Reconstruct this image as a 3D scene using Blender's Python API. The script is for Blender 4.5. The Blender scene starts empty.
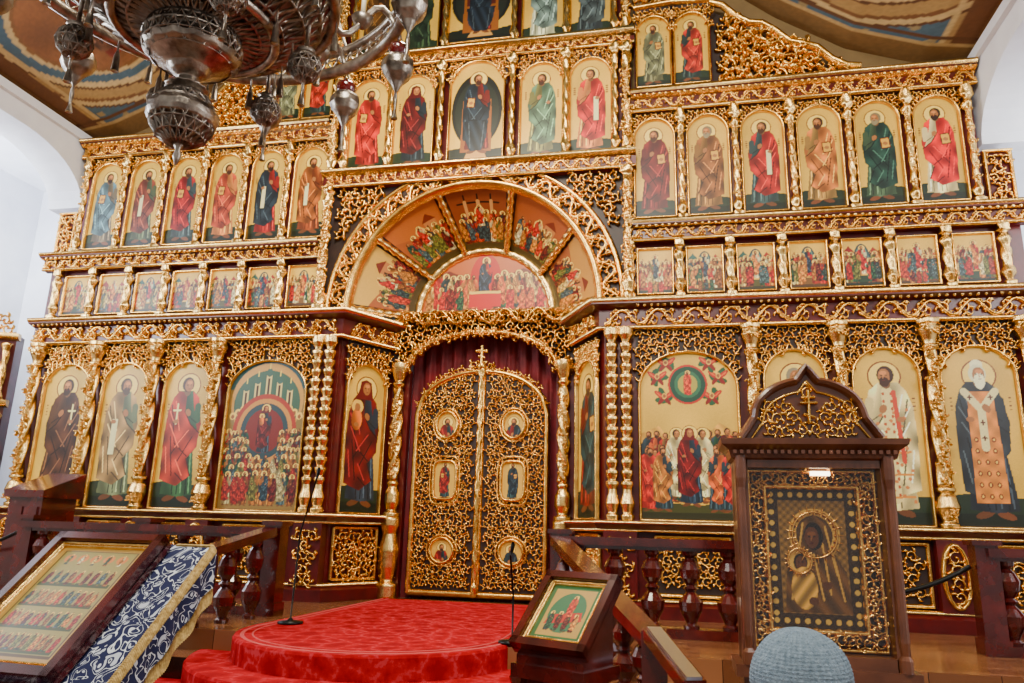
import bpy, bmesh, math, random, time
import numpy as np
from mathutils import Vector, Matrix
random.seed(7); rng=np.random.RandomState(7)
pi=math.pi
T0=time.time()
# ---------------------------------------------------------------- materials
def lin(c):
    c=np.asarray(c,float); return np.where(c<=0.04045,c/12.92,((c+0.055)/1.055)**2.4)
def mat(name,col,rough=.5,metal=0.,ns=0,na=.0,bump=0.,bs=40,spec=.5,vcol=False,coat=0,col2=None,emis=0):
    m=bpy.data.materials.new(name); m.use_nodes=True; nt=m.node_tree; b=nt.nodes['Principled BSDF']
    c=tuple(lin(col))+(1,)
    b.inputs['Base Color'].default_value=c; b.inputs['Roughness'].default_value=rough; b.inputs['Metallic'].default_value=metal
    b.inputs['Specular IOR Level'].default_value=spec
    if emis: b.inputs['Emission Color'].default_value=c; b.inputs['Emission Strength'].default_value=emis
    if coat: b.inputs['Coat Weight'].default_value=coat; b.inputs['Coat Roughness'].default_value=.08
    tc=nt.nodes.new('ShaderNodeTexCoord')
    if vcol:
        a=nt.nodes.new('ShaderNodeAttribute'); a.attribute_name='Col'; nt.links.new(a.outputs['Color'],b.inputs['Base Color'])
    elif ns:
        n=nt.nodes.new('ShaderNodeTexNoise'); n.inputs['Scale'].default_value=ns; n.inputs['Detail'].default_value=5
        nt.links.new(tc.outputs['Object'],n.inputs['Vector'])
        r=nt.nodes.new('ShaderNodeValToRGB'); r.color_ramp.elements[0].position=.3; r.color_ramp.elements[1].position=.7
        c2=tuple(lin(col2))+(1,) if col2 is not None else tuple(np.array(c[:3])*(1-na))+(1,)
        r.color_ramp.elements[0].color=c2; r.color_ramp.elements[1].color=c
        nt.links.new(n.outputs['Fac'],r.inputs['Fac']); nt.links.new(r.outputs['Color'],b.inputs['Base Color'])
    if bump:
        n2=nt.nodes.new('ShaderNodeTexNoise'); n2.inputs['Scale'].default_value=bs; n2.inputs['Detail'].default_value=4
        nt.links.new(tc.outputs['Object'],n2.inputs['Vector'])
        bp=nt.nodes.new('ShaderNodeBump'); bp.inputs['Strength'].default_value=bump; bp.inputs['Distance'].default_value=.01
        nt.links.new(n2.outputs['Fac'],bp.inputs['Height']); nt.links.new(bp.outputs['Normal'],b.inputs['Normal'])
    return m
GOLD=mat('gilding',(.97,.79,.42),.26,1.,ns=9,col2=(.80,.58,.25),bump=.3,bs=60)
GOLD2=mat('gilding_pale',(.98,.84,.52),.27,1.,ns=14,col2=(.84,.65,.34),bump=.3,bs=80)
MAROON=mat('maroon_painted_wood',(.36,.045,.045),.32,0,ns=6,col2=(.24,.025,.025))
DARK=mat('dark_ground',(.15,.055,.025),.55,0,ns=8,na=.5)
ICON=mat('tempera_painting',(1,1,1),.42,0,vcol=True,spec=.4)
FRES=mat('fresco_painting',(1,1,1),.85,0,vcol=True)
WHITE=mat('white_plaster',(.93,.94,.97),.8,0,ns=3,col2=(.88,.89,.93))
WOODR=mat('mahogany',(.34,.07,.045),.2,0,ns=7,col2=(.17,.025,.02),coat=.5)
WOODB=mat('walnut',(.44,.25,.15),.3,0,ns=6,col2=(.28,.14,.08),coat=.3)
CURT=mat('crimson_velvet',(.46,.0,.05),.75,0,ns=5,col2=(.32,.0,.03))
SILV=mat('blackened_silver',(.74,.69,.63),.32,.95,ns=14,col2=(.40,.36,.32),bump=.3,bs=50)
RUBY=mat('ruby_glass',(.35,.03,.04),.1,0,coat=1)
BLACK=mat('black_metal',(.03,.03,.03),.4,.5)
STEEL=mat('brushed_steel',(.75,.80,.88),.3,1)
KNIT=mat('grey_knit',(.52,.59,.64),.95,0,ns=90,col2=(.38,.45,.50),bump=.6,bs=260)
SKIN=mat('skin',(.78,.58,.47),.5,0,ns=10,na=.1)
COAT=mat('wool_coat',(.24,.25,.30),.9,0,ns=20,na=.3)
HAIR=mat('grey_hair',(.45,.42,.40),.7,0,ns=40,na=.3)
CAND=mat('candle_wax',(.9,.85,.7),.5)
FRING=mat('gold_fringe',(.82,.70,.42),.7,.2,ns=60,col2=(.55,.42,.18))
def parquet():
    m=bpy.data.materials.new('oak_parquet'); m.use_nodes=True; nt=m.node_tree; b=nt.nodes['Principled BSDF']
    tc=nt.nodes.new('ShaderNodeTexCoord'); br=nt.nodes.new('ShaderNodeTexBrick')
    br.inputs['Scale'].default_value=1; br.inputs['Brick Width'].default_value=.45; br.inputs['Row Height'].default_value=.09
    br.inputs['Mortar Size'].default_value=.003
    br.inputs['Color1'].default_value=tuple(lin((.56,.36,.22)))+(1,); br.inputs['Color2'].default_value=tuple(lin((.42,.25,.14)))+(1,)
    br.inputs['Mortar'].default_value=tuple(lin((.15,.06,.03)))+(1,)
    nt.links.new(tc.outputs['Object'],br.inputs['Vector']); nt.links.new(br.outputs['Color'],b.inputs['Base Color'])
    b.inputs['Roughness'].default_value=.2
    return m
PARQ=parquet()
def carpet():
    m=bpy.data.materials.new('red_carpet'); m.use_nodes=True; nt=m.node_tree; b=nt.nodes['Principled BSDF']
    tc=nt.nodes.new('ShaderNodeTexCoord'); v=nt.nodes.new('ShaderNodeTexVoronoi'); v.inputs['Scale'].default_value=5; v.feature='DISTANCE_TO_EDGE'
    n=nt.nodes.new('ShaderNodeTexNoise'); n.inputs['Scale'].default_value=26; n.inputs['Detail'].default_value=5
    nt.links.new(tc.outputs['Object'],v.inputs['Vector']); nt.links.new(tc.outputs['Object'],n.inputs['Vector'])
    mx=nt.nodes.new('ShaderNodeMath'); mx.operation='ADD'; sc=nt.nodes.new('ShaderNodeMath'); sc.operation='MULTIPLY'; sc.inputs[1].default_value=.55
    nt.links.new(v.outputs['Distance'],mx.inputs[0]); nt.links.new(n.outputs['Fac'],sc.inputs[0]); nt.links.new(sc.outputs[0],mx.inputs[1])
    r=nt.nodes.new('ShaderNodeValToRGB'); e=r.color_ramp.elements
    e[0].position=.24; e[0].color=tuple(lin((.74,.18,.22)))+(1,); e[1].position=.34; e[1].color=tuple(lin((.68,.01,.07)))+(1,)
    x=e.new(.6); x.color=tuple(lin((.56,.0,.05)))+(1,)
    nt.links.new(mx.outputs[0],r.inputs['Fac']); nt.links.new(r.outputs['Color'],b.inputs['Base Color'])
    b.inputs['Roughness'].default_value=1.; b.inputs['Specular IOR Level'].default_value=.1
    return m
CARP=carpet()
def embroid():
    m=bpy.data.materials.new('navy_brocade'); m.use_nodes=True; nt=m.node_tree; b=nt.nodes['Principled BSDF']
    tc=nt.nodes.new('ShaderNodeTexCoord'); n=nt.nodes.new('ShaderNodeTexNoise')
    n.inputs['Scale'].default_value=11; n.inputs['Detail'].default_value=0; n.inputs['Distortion'].default_value=2.5
    nt.links.new(tc.outputs['Object'],n.inputs['Vector'])
    r=nt.nodes.new('ShaderNodeValToRGB'); r.color_ramp.interpolation='CONSTANT'; e=r.color_ramp.elements
    nv=tuple(lin((.04,.08,.26)))+(1,)
    e[0].color=nv; e[1].position=.475; e[1].color=tuple(lin((.84,.86,.88)))+(1,)
    x=e.new(.53); x.color=nv
    y=e.new(.69); y.color=tuple(lin((.74,.76,.80)))+(1,)
    nt.links.new(n.outputs['Fac'],r.inputs['Fac']); nt.links.new(r.outputs['Color'],b.inputs['Base Color']); b.inputs['Roughness'].default_value=.8
    return m
BROC=embroid()
# ---------------------------------------------------------------- mesh builder
class MB:
    def __init__(s): s.v=[];s.q=[];s.o=[];s.n=0;s.c=[]
    def add(s,v,q=None,other=None,col=None):
        v=np.asarray(v,float).reshape(-1,3)
        if q is not None and len(q): s.q.append(np.asarray(q,int)+s.n)
        if other:
            for f in other: s.o.append(tuple(i+s.n for i in f))
        s.v.append(v); s.n+=len(v)
        if col is not None: s.c.append(np.asarray(col).reshape(-1,3))
    def obj(s,name,m,parent=None,smooth=True):
        V=np.concatenate(s.v); me=bpy.data.meshes.new(name)
        Q=np.concatenate(s.q) if s.q else np.zeros((0,4),int)
        nl=len(Q)*4+sum(len(f) for f in s.o)
        me.vertices.add(len(V)); me.vertices.foreach_set('co',V.ravel())
        me.loops.add(nl); li=list(Q.ravel())
        st=list(range(0,len(Q)*4,4)); tot=[4]*len(Q); p=len(Q)*4
        for f in s.o: li.extend(f); st.append(p); tot.append(len(f)); p+=len(f)
        me.loops.foreach_set('vertex_index',li); me.polygons.add(len(st)); me.polygons.foreach_set('loop_start',st)
        try: me.polygons.foreach_set('loop_total',tot)
        except Exception: pass
        me.update(calc_edges=True); me.validate()
        if s.c:
            C=np.concatenate(s.c); at=me.color_attributes.new('Col','FLOAT_COLOR','POINT')
            at.data.foreach_set('color',np.concatenate([lin(C),np.ones((len(C),1))],1).ravel())
        me.polygons.foreach_set('use_smooth',[smooth]*len(me.polygons))
        me.materials.append(m)
        o=bpy.data.objects.new(name,me); bpy.context.scene.collection.objects.link(o)
        if parent: o.parent=parent
        return o
def empty(name,loc=(0,0,0)):
    e=bpy.data.objects.new(name,None); bpy.context.scene.collection.objects.link(e); e.location=loc; return e
def grid_q(n,m,closed=False):
    i=np.arange(n-1)[:,None]; j=np.arange(m if closed else m-1)[None,:]; j2=(j+1)%m
    return np.stack([i*m+j,i*m+j2,(i+1)*m+j2,(i+1)*m+j],-1).reshape(-1,4)
def MF(y0=0.): return lambda x,h,z: np.stack([x+0*h,y0-h+0*x,z+0*h],-1)
def MA(ox,oy,a):
    return lambda x,h,z: np.stack([ox+x*math.cos(a)+h*math.sin(a),oy+x*math.sin(a)-h*math.cos(a),z+0*h],-1)
def MARC(cx,cz,R,y0,sz=1): return lambda x,h,z: np.stack([cx+(R+z)*np.sin(x/R),y0-h+0*x,cz+sz*(R+z)*np.cos(x/R)],-1)
PR=np.array([-1,-.62,0,.62,1]); PH=np.array([0,.7,1.,.7,0])
def stroke(mb,P,w,h,M,base=0.):
    P=np.asarray(P,float); n=len(P); w=np.broadcast_to(w,(n,)); h=np.broadcast_to(h,(n,))
    T=np.gradient(P,axis=0); T/=np.linalg.norm(T,axis=1,keepdims=True)+1e-9; N=np.stack([-T[:,1],T[:,0]],1)
    XY=P[:,None,:]+N[:,None,:]*(PR[None,:,None]*w[:,None,None])
    H=base+h[:,None]*PH[None,:]
    V=M(XY[...,0],H,XY[...,1]); mb.add(V.reshape(-1,3),grid_q(n,5))
def spiral(mb,cx,cz,R,a0,hd,M,h,base=0.,leaves=4,N=13):
    t=np.linspace(0,1,N); a=a0+hd*t*2*pi*1.15; r=R*(1-.88*t)
    w=R*(.21*(1-.45*t)); w[-2:]=R*.22; w[0]*=.5
    stroke(mb,np.stack([cx+r*np.cos(a),cz+r*np.sin(a)],1),w,h*(.7+.4*t),M,base)
    for k in range(leaves):
        tt=.03+.19*k; a1=a0+hd*tt*2*pi*1.15; r1=R*(1-.85*tt)*.92
        u=np.linspace(0,1,5); aa=a1+hd*u*.8; rr=r1+R*.62*np.sin(u*pi*.55)
        stroke(mb,np.stack([cx+rr*np.cos(aa),cz+rr*np.sin(aa)],1),R*.24*np.array([.6,1,1,.75,.1]),h*np.array([.5,.9,1.1,.8,.3]),M,base)
def rinceaux(mb,x0,x1,z0,z1,M,h=.03,base=0.,asp=.95):
    H=z1-z0; L=x1-x0; n=max(2,int(round(L/(H*asp)))); c=L/n; mid=(z0+z1)/2
    x=np.linspace(x0,x1,n*7+1); s=np.cos(pi*(x-x0)/c)
    stroke(mb,np.stack([x,mid-.38*H*s],1),.095*H,h*.8,M,base)
    for i in range(n):
        cx=x0+(i+.5)*c; up=1 if i%2 else -1
        spiral(mb,cx,mid+.03*H*up,.33*H,-up*pi/2+.3,up,M,h,base,leaves=5,N=10)
        for q in (-1,1):
            u=np.linspace(0,1,4); stroke(mb,np.stack([cx+q*c*(.12+.34*u),mid+up*H*(.26+.18*u*(1-u)*3)],1),H*.085*np.array([.6,1,.8,.1]),h*.8,M,base)
def fill(mb,inside,bb,R,M,h=.03,base=0.,leaves=5):
    x0,x1,z0,z1=bb; xc=(x0+x1)/2; dx=R*1.9; dz=R*1.62; nx=int((x1-x0)/dx/2)+2; nz=int((z1-z0)/dz)+2
    r_=random.Random(3)
    for j in range(nz):
        z=z0+R+j*dz; off=0 if j%2 else .5
        for i in range(nx):
            a=r_.uniform(0,2*pi)
            x=(i+off)*dx
            for sg in ((1,-1) if x>1e-6 else (1,)):
                if inside(xc+sg*x,z): spiral(mb,xc+sg*x,z,R*.88,a if sg>0 else pi-a,sg,M,h,base,leaves=leaves,N=10)
def lathe(mb,cx,cy,prof,seg=14,lobes=0,amp=0.,twist=0.):
    prof=np.asarray(prof,float)
    if lobes:
        zz=np.linspace(prof[0,0],prof[-1,0],max(len(prof)*3,int(abs(prof[-1,0]-prof[0,0])*36))); zz=np.unique(np.concatenate([zz,prof[:,0]])); rr=np.interp(zz,prof[:,0],prof[:,1])
    else: zz,rr=prof[:,0],prof[:,1]
    th=np.linspace(0,2*pi,seg,endpoint=False)
    R=rr[:,None]*(1+amp*np.cos(lobes*th[None,:]+twist*zz[:,None]))
    V=np.stack([cx+R*np.cos(th),cy+R*np.sin(th),zz[:,None]+0*R],-1)
    n=len(zz); mb.add(V,grid_q(n,seg,True),[tuple(range(seg))[::-1],tuple(range((n-1)*seg,n*seg))])
def box(mb,x0,x1,y0,y1,z0,z1):
    v=[(x,y,z) for z in (z0,z1) for y in (y0,y1) for x in (x0,x1)]
    mb.add(v,[(0,2,3,1),(4,5,7,6),(0,1,5,4),(2,6,7,3),(0,4,6,2),(1,3,7,5)])
def tube(mb,P,r,seg=7):
    P=np.asarray(P,float); n=len(P); T=np.gradient(P,axis=0); T/=np.linalg.norm(T,axis=1,keepdims=True)+1e-9
    ref=np.array([0,0,1.]) if abs(T[:,2]).mean()<.8 else np.array([1.,0,0])
    A=np.cross(T,ref); A/=np.linalg.norm(A,axis=1,keepdims=True)+1e-9; B=np.cross(T,A)
    th=np.linspace(0,2*pi,seg,endpoint=False); r=np.broadcast_to(r,(n,))
    V=P[:,None,:]+r[:,None,None]*(A[:,None,:]*np.cos(th)[None,:,None]+B[:,None,:]*np.sin(th)[None,:,None])
    mb.add(V,grid_q(n,seg,True),[tuple(range(seg)),tuple(range((n-1)*seg,n*seg))[::-1]])
def extr(mb,path,prof):
    path=np.asarray(path,float); n=len(path); N=[]
    for i in range(n):
        ds=[]
        if i>0: ds.append(path[i]-path[i-1])
        if i<n-1: ds.append(path[i+1]-path[i])
        ns=[np.array([d[1],-d[0]])/np.linalg.norm(d) for d in ds]
        a=sum(ns); a/=np.linalg.norm(a); a/=max(.4,a@ns[0]); N.append(a)
    N=np.array(N); prof=np.asarray(prof,float)
    V=np.stack([path[:,None,0]+N[:,None,0]*prof[None,:,0],path[:,None,1]+N[:,None,1]*prof[None,:,0],prof[None,:,1]+0*path[:,None,0]],-1)
    m=len(prof); mb.add(V,grid_q(n,m),[tuple(range(m)),tuple(range((n-1)*m,n*m))[::-1]])
# ---------------------------------------------------------------- painter
G0=(.88,.72,.34)
def grade(C):
    C=np.clip(C,0,1)*np.array([.97,.98,.86]); C=C**1.22; l=C.mean(-1,keepdims=True); return np.clip(l+(C-l)*1.02,0,1)
class Cv:
    def __init__(s,W,H,res=.009,bg=G0):
        s.nx=max(4,int(W/res)); s.nz=max(4,int(H/res)); s.W=W;s.H=H
        s.X,s.Z=np.meshgrid(np.linspace(0,W,s.nx),np.linspace(0,H,s.nz)); s.C=np.zeros((s.nz,s.nx,3)); s.C[:]=bg
    def f(s,m,c,k=None):
        c=np.asarray(c,float)
        if k is None: s.C[m]=c
        else: s.C[m]=np.clip(c[None,:]*k[m][:,None],0,1)
    def ell(s,cx,cz,rx,rz=None,a=0):
        rz=rz or rx; dx=s.X-cx;dz=s.Z-cz; c,n=math.cos(a),math.sin(a)
        return ((dx*c+dz*n)/rx)**2+((-dx*n+dz*c)/rz)**2<1
    def poly(s,P):
        m=np.zeros(s.X.shape,bool); n=len(P)
        for i in range(n):
            (x1,z1),(x2,z2)=P[i],P[(i+1)%n]
            if z1==z2: continue
            m^=((s.Z>z1)!=(s.Z>z2))&(s.X<(x2-x1)*(s.Z-z1)/(z2-z1)+x1)
        return m
    def ln(s,p,q,w):
        p=np.array(p);q=np.array(q);d=q-p; t=np.clip(((s.X-p[0])*d[0]+(s.Z-p[1])*d[1])/(d@d+1e-9),0,1)
        return (s.X-p[0]-t*d[0])**2+(s.Z-p[1]-t*d[1])**2<(w/2)**2
    def rect(s,x0,x1,z0,z1): return (s.X>x0)&(s.X<x1)&(s.Z>z0)&(s.Z<z1)
def saint(c,x,z,h,robe,cloak,hair=(.28,.16,.09),beard=1,att='book',s=1,halo=True,feet=True,skin=(.68,.46,.30)):
    U=lambda a,b:(x+s*a*h,z+b*h)
    px=s*(c.X-x)/h; pz=(c.Z-z)/h
    k1=1+.16*np.sin(px*44+pz*5+np.sin(pz*9)*1.2)+.10*np.sin(pz*13+px*20)-.30*np.clip(abs(px)*6-.4,0,.7)
    k2=1+.17*np.sin(px*30-pz*17+np.sin(pz*8)*1.6)+.12*np.sin(px*20+pz*30)-.30*np.clip(abs(px)*6-.5,0,.7)
    if halo:
        c.f(c.ell(*U(.008,.905),.103*h),(.52,.24,.10)); c.f(c.ell(*U(.008,.905),.094*h),(.97,.84,.50))
    if feet:
        c.f(c.ell(*U(-.05,.03),.055*h,.022*h,s*.3),(.45,.28,.16)); c.f(c.ell(*U(.07,.025),.055*h,.022*h,-s*.3),(.50,.30,.18))
    Pf=lambda L:c.poly([U(a,b) for a,b in L])
    c.f(Pf([(-.055,.862),(.055,.862),(.105,.81),(.14,.62),(.105,.45),(.13,.25),(.15,.055),(.02,.04),(-.13,.06),(-.11,.25),(-.115,.45),(-.14,.62),(-.11,.81)]),robe,k1)
    rl=tuple(np.clip(np.array(robe)*1.45+.1,0,1)); rd=tuple(np.array(robe)*.5)
    for a in (.035,.105): c.f(c.ln(U(a*.9,.38),U(a+.012,.07),.011*h),rl)
    for a in (-.04,.0,.075): c.f(c.ln(U(a,.38),U(a+.015,.06),.009*h),rd)
    if cloak is not None:
        c.f(Pf([(-.07,.865),(.0,.85),(.0,.70),(.06,.60),(.145,.53),(.14,.42),(.06,.33),(.11,.2),(.0,.12),(-.15,.17),(-.16,.5),(-.15,.70),(-.115,.81)]),cloak,k2)
        c.f(Pf([(.05,.862),(.11,.81),(.155,.60),(.14,.50),(.10,.64),(.07,.75)]),cloak,k2)
        dk=tuple(np.array(cloak)*.45); lt=tuple(np.clip(np.array(cloak)*1.4+.13,0,1))
        for a,b,e,g in ((0,.70,.06,.60),(.06,.60,.145,.53),(.06,.33,.11,.2),(-.12,.75,-.06,.45),(-.06,.45,.06,.35),(-.10,.5,-.05,.2),(.02,.52,-.08,.36),(.09,.50,-.02,.30),(-.02,.22,.05,.16)):
            c.f(c.ln(U(a,b),U(e,g),.010*h),dk)
        for a,b,e,g in ((-.09,.78,-.03,.55),(-.12,.6,-.02,.42),(-.13,.42,-.1,.22),(.05,.55,-.05,.42),(-.03,.32,.04,.2),(-.13,.70,-.09,.62)):
            c.f(c.ln(U(a,b),U(e,g),.009*h),lt)
    c.f(c.ln(U(.11,.74),U(.115,.63),.052*h),robe); c.f(c.ln(U(.115,.63),U(.04,.68),.042*h),robe,k1); c.f(c.ln(U(.11,.61),U(.045,.655),.008*h),rd)
    if att=='book':
        c.f(c.poly([U(-.12,.57),U(-.03,.56),U(-.02,.68),U(-.11,.69)]),(.40,.13,.06)); c.f(c.poly([U(-.11,.58),U(-.04,.57),U(-.03,.67),U(-.10,.68)]),(.88,.68,.30))
    elif att=='scroll': c.f(c.poly([U(-.08,.36),U(-.03,.36),U(-.03,.64),U(-.08,.64)]),(.90,.86,.74))
    elif att=='cross':
        c.f(c.ln(U(-.07,.6),U(-.07,.76),.014*h),(.95,.9,.7)); c.f(c.ln(U(-.10,.71),U(-.04,.71),.014*h),(.95,.9,.7))
    elif att=='child':
        c.f(c.ell(*U(-.07,.76),.055*h),(.94,.78,.42)); c.f(c.ell(*U(-.07,.66),.05*h,.085*h),(.80,.45,.15),k1); c.f(c.ell(*U(-.07,.755),.026*h,.032*h),skin)
    elif att=='stole':
        c.f(Pf([(-.075,.80),(.075,.80),(.09,.5),(.10,.10),(-.09,.10),(-.08,.5)]),(.86,.56,.26),1+.12*np.sin(px*60)*np.sin(pz*50))
        for b in np.arange(.14,.50,.07):
            for a in (-.05,0,.05): c.f(c.ell(*U(a,b),.013*h,.017*h),(.52,.22,.12)); c.f(c.ell(*U(a,b),.006*h,.008*h),(.95,.80,.45))
        c.f(c.ln(U(-.09,.80),U(0,.68),.045*h),(.92,.86,.72)); c.f(c.ln(U(.09,.80),U(0,.68),.045*h),(.92,.86,.72)); c.f(c.ln(U(0,.68),U(0,.44),.045*h),(.92,.86,.72))
        for a,b in ((0,.60),(0,.50),(-.06,.76),(.06,.76)): c.f(c.ln(U(a-.012,b),U(a+.012,b),.009*h),(.4,.12,.12)); c.f(c.ln(U(a,b-.014),U(a,b+.014),.009*h),(.4,.12,.12))
        c.f(c.ell(*U(.0,.975),.038*h,.032*h),(.94,.91,.84))
    elif att=='phelon':
        c.f(c.ln(U(0,.80),U(.0,.12),.07*h),(.92,.84,.66))
        for a in (-.024,.024):
            for b in np.arange(.14,.8,.05): c.f(c.ell(*U(a,b),.009*h,.011*h),(.74,.36,.18))
        for b in (.13,.27,.41): c.f(c.ln(U(-.11,b),U(.12,b-.01),.014*h),(.86,.58,.24))
        for q in range(34): c.f(c.ell(*U(-.11+.22*((q*7)%11)/11,.1+.6*q/34),.011*h,.011*h),(.82,.52,.30))
        c.f(c.ln(U(-.04,.80),U(-.07,.35),.028*h),(.80,.30,.18))
    c.f(c.ell(*U(.03,.69),.022*h,.03*h,s*.5),skin); c.f(c.ell(*U(-.07,.62),.024*h,.018*h),skin)
    c.f(c.ell(*U(.0,.858),.028*h,.035*h),tuple(np.array(skin)*.75))
    c.f(c.ell(*U(.0,.915),.052*h,.060*h),hair)
    if att=='child' or hair==cloak: c.f(Pf([(-.06,.90),(-.05,.96),(0,.98),(.05,.96),(.062,.90),(.075,.82),(-.09,.82)]),hair)
    c.f(c.ell(*U(.008,.908),.036*h,.050*h),skin)
    if beard: c.f(c.ell(*U(.010,.868),.032*h,.034*h*(1+.5*(beard-1))),tuple(np.clip(np.array(hair)*1.1,0,1)))
    c.f(c.ell(*U(.012,.93),.022*h,.014*h),tuple(np.clip(np.array(skin)*1.25,0,1)))
    for a in (-.007,.024): c.f(c.ell(*U(a,.912),.006*h,.0045*h),(.1,.05,.03))
    c.f(c.ln(U(.011,.915),U(.014,.893),.006*h),tuple(np.clip(np.array(skin)*1.2,0,1))); c.f(c.ln(U(.004,.882),U(.022,.882),.005*h),(.45,.15,.1))
PAL=[(.66,.12,.08),(.74,.24,.12),(.20,.27,.31),(.16,.30,.24),(.82,.68,.44),(.52,.32,.14),(.38,.08,.09),(.82,.52,.22),(.28,.36,.42),(.82,.77,.64),(.42,.42,.20),(.58,.17,.12),(.68,.44,.18)]
def crowd(c,x0,x1,z,h,n,r,rows=1,halo=True,pal=PAL):
    for k in range(rows-1,-1,-1):
        for i in range(n):
            x=x0+(x1-x0)*(i+.5+(.5 if k%2 else 0)*.6)/n+r.uniform(-.1,.1)*(x1-x0)/n
            saint(c,x,z+k*h*.28,h*r.uniform(.93,1.05),r.choice(pal),r.choice(pal),beard=r.choice([0,1,1]),att='',s=r.choice([-1,1]),halo=halo and r.random()<.8)
def standbg(c,g=.17,green=(.16,.23,.16)):
    c.C*=(1+.06*np.sin(c.X*9)*np.sin(c.Z*5))[...,None]; c.C[:]=np.clip(c.C,0,1)
    zz=g*c.H; c.f(c.Z<zz+.02*np.sin(c.X*8),green); c.f(c.Z<zz*.45,tuple(np.array(green)*.7))
def border(c,w=.018,col=(.45,.16,.07)):
    c.f((c.X<w)|(c.X>c.W-w)|(c.Z<w)|(c.Z>c.H-w),col)
def building(c,x,z,w,h,col,roof):
    c.f(c.rect(x,x+w,z,z+h),col); c.f(c.poly([(x-w*.1,z+h),(x+w*1.1,z+h),(x+w/2,z+h*1.35)]),roof)
    c.f(c.rect(x+w*.35,x+w*.6,z,z+h*.5),tuple(np.array(col)*.45)); c.f(c.rect(x+w*.12,x+w*.25,z+h*.6,z+h*.85),tuple(np.array(col)*.5))
def festal(seed):
    def fn(c):
        r=random.Random(seed); standbg(c,.2,r.choice([(.35,.33,.18),(.5,.36,.2),(.2,.28,.22)]))
        W,H=c.W,c.H
        if r.random()<.6:
            building(c,W*.05,H*.35,W*.25,H*.38,r.choice([(.72,.52,.34),(.58,.30,.24),(.50,.54,.42)]),r.choice([(.6,.15,.1),(.2,.4,.4)])); building(c,W*.68,H*.35,W*.25,H*.35,(.70,.50,.32),(.65,.2,.12))
        else:
            c.f(c.poly([(0,H*.2),(0,H*.6),(W*.15,H*.8),(W*.3,H*.5),(W*.5,H*.25)]),(.70,.48,.26)); c.f(c.poly([(W,H*.2),(W,H*.65),(W*.8,H*.78),(W*.6,H*.45),(W*.5,H*.25)]),(.52,.36,.2))
        if r.random()<.6:
            c.f(c.ell(W/2,H*.62,W*.2,H*.28),(.24,.34,.40)); c.f(c.ell(W/2,H*.62,W*.15,H*.23),(.46,.56,.56))
        saint(c,W*.5,H*.25,H*.62,r.choice([(.85,.8,.7),(.7,.1,.08)]),r.choice([(.7,.12,.1),(.18,.24,.34),(.85,.5,.2)]),att='',feet=False)
        crowd(c,W*.02,W*.38,H*.08,H*.52,3,r,2); crowd(c,W*.62,W*.98,H*.08,H*.52,3,r,2)
        if r.random()<.5: crowd(c,W*.25,W*.75,H*.02,H*.3,3,r,1)
        border(c,.012,(.6,.4,.15))
    return fn
def std(robe,cloak,g=.17,**k):
    def fn(c):
        standbg(c,g); saint(c,c.W*.5,c.H*.045,c.H*.87,robe,cloak,**k); border(c)
        for q in (-1,1):
            for j in range(4): c.f(c.rect(c.W*.5+q*c.W*.38-.012,c.W*.5+q*c.W*.38+.012,c.H*(.70-.022*j),c.H*(.70-.022*j)+.012),(.45,.18,.07))
    return fn
def enthroned(c):
    standbg(c,.15,(.12,.16,.13)); W,H=c.W,c.H
    c.f(c.ell(W/2,H*.52,W*.46,H*.36),(.12,.13,.12)); c.f(c.ell(W/2,H*.5,W*.40,H*.31),(.18,.20,.18))
    c.f(c.poly([(W*.22,H*.12),(W*.78,H*.12),(W*.76,H*.62),(W*.24,H*.62)]),(.62,.38,.15)); c.f(c.rect(W*.28,W*.72,H*.45,H*.66),(.38,.14,.09))
    c.f(c.poly([(W*.3,H*.06),(W*.7,H*.06),(W*.64,H*.13),(W*.36,H*.13)]),(.82,.62,.37))
    saint(c,W/2,H*.10,H*.80,(.46,.12,.08),(.15,.19,.26))
    c.f(c.poly([(W*.28,H*.42),(W*.72,H*.42),(W*.68,H*.24),(W*.60,H*.13),(W*.40,H*.13),(W*.30,H*.24)]),(.15,.19,.26),1+.3*np.sin(c.X*50+c.Z*20))
    for a,b in ((.36,.40),(.64,.40)): c.f(c.ln((W*a,H*b),(W*(a+.04*(1 if a<.5 else -1)),H*.16),.012),(.34,.38,.46))
    border(c)
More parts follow.
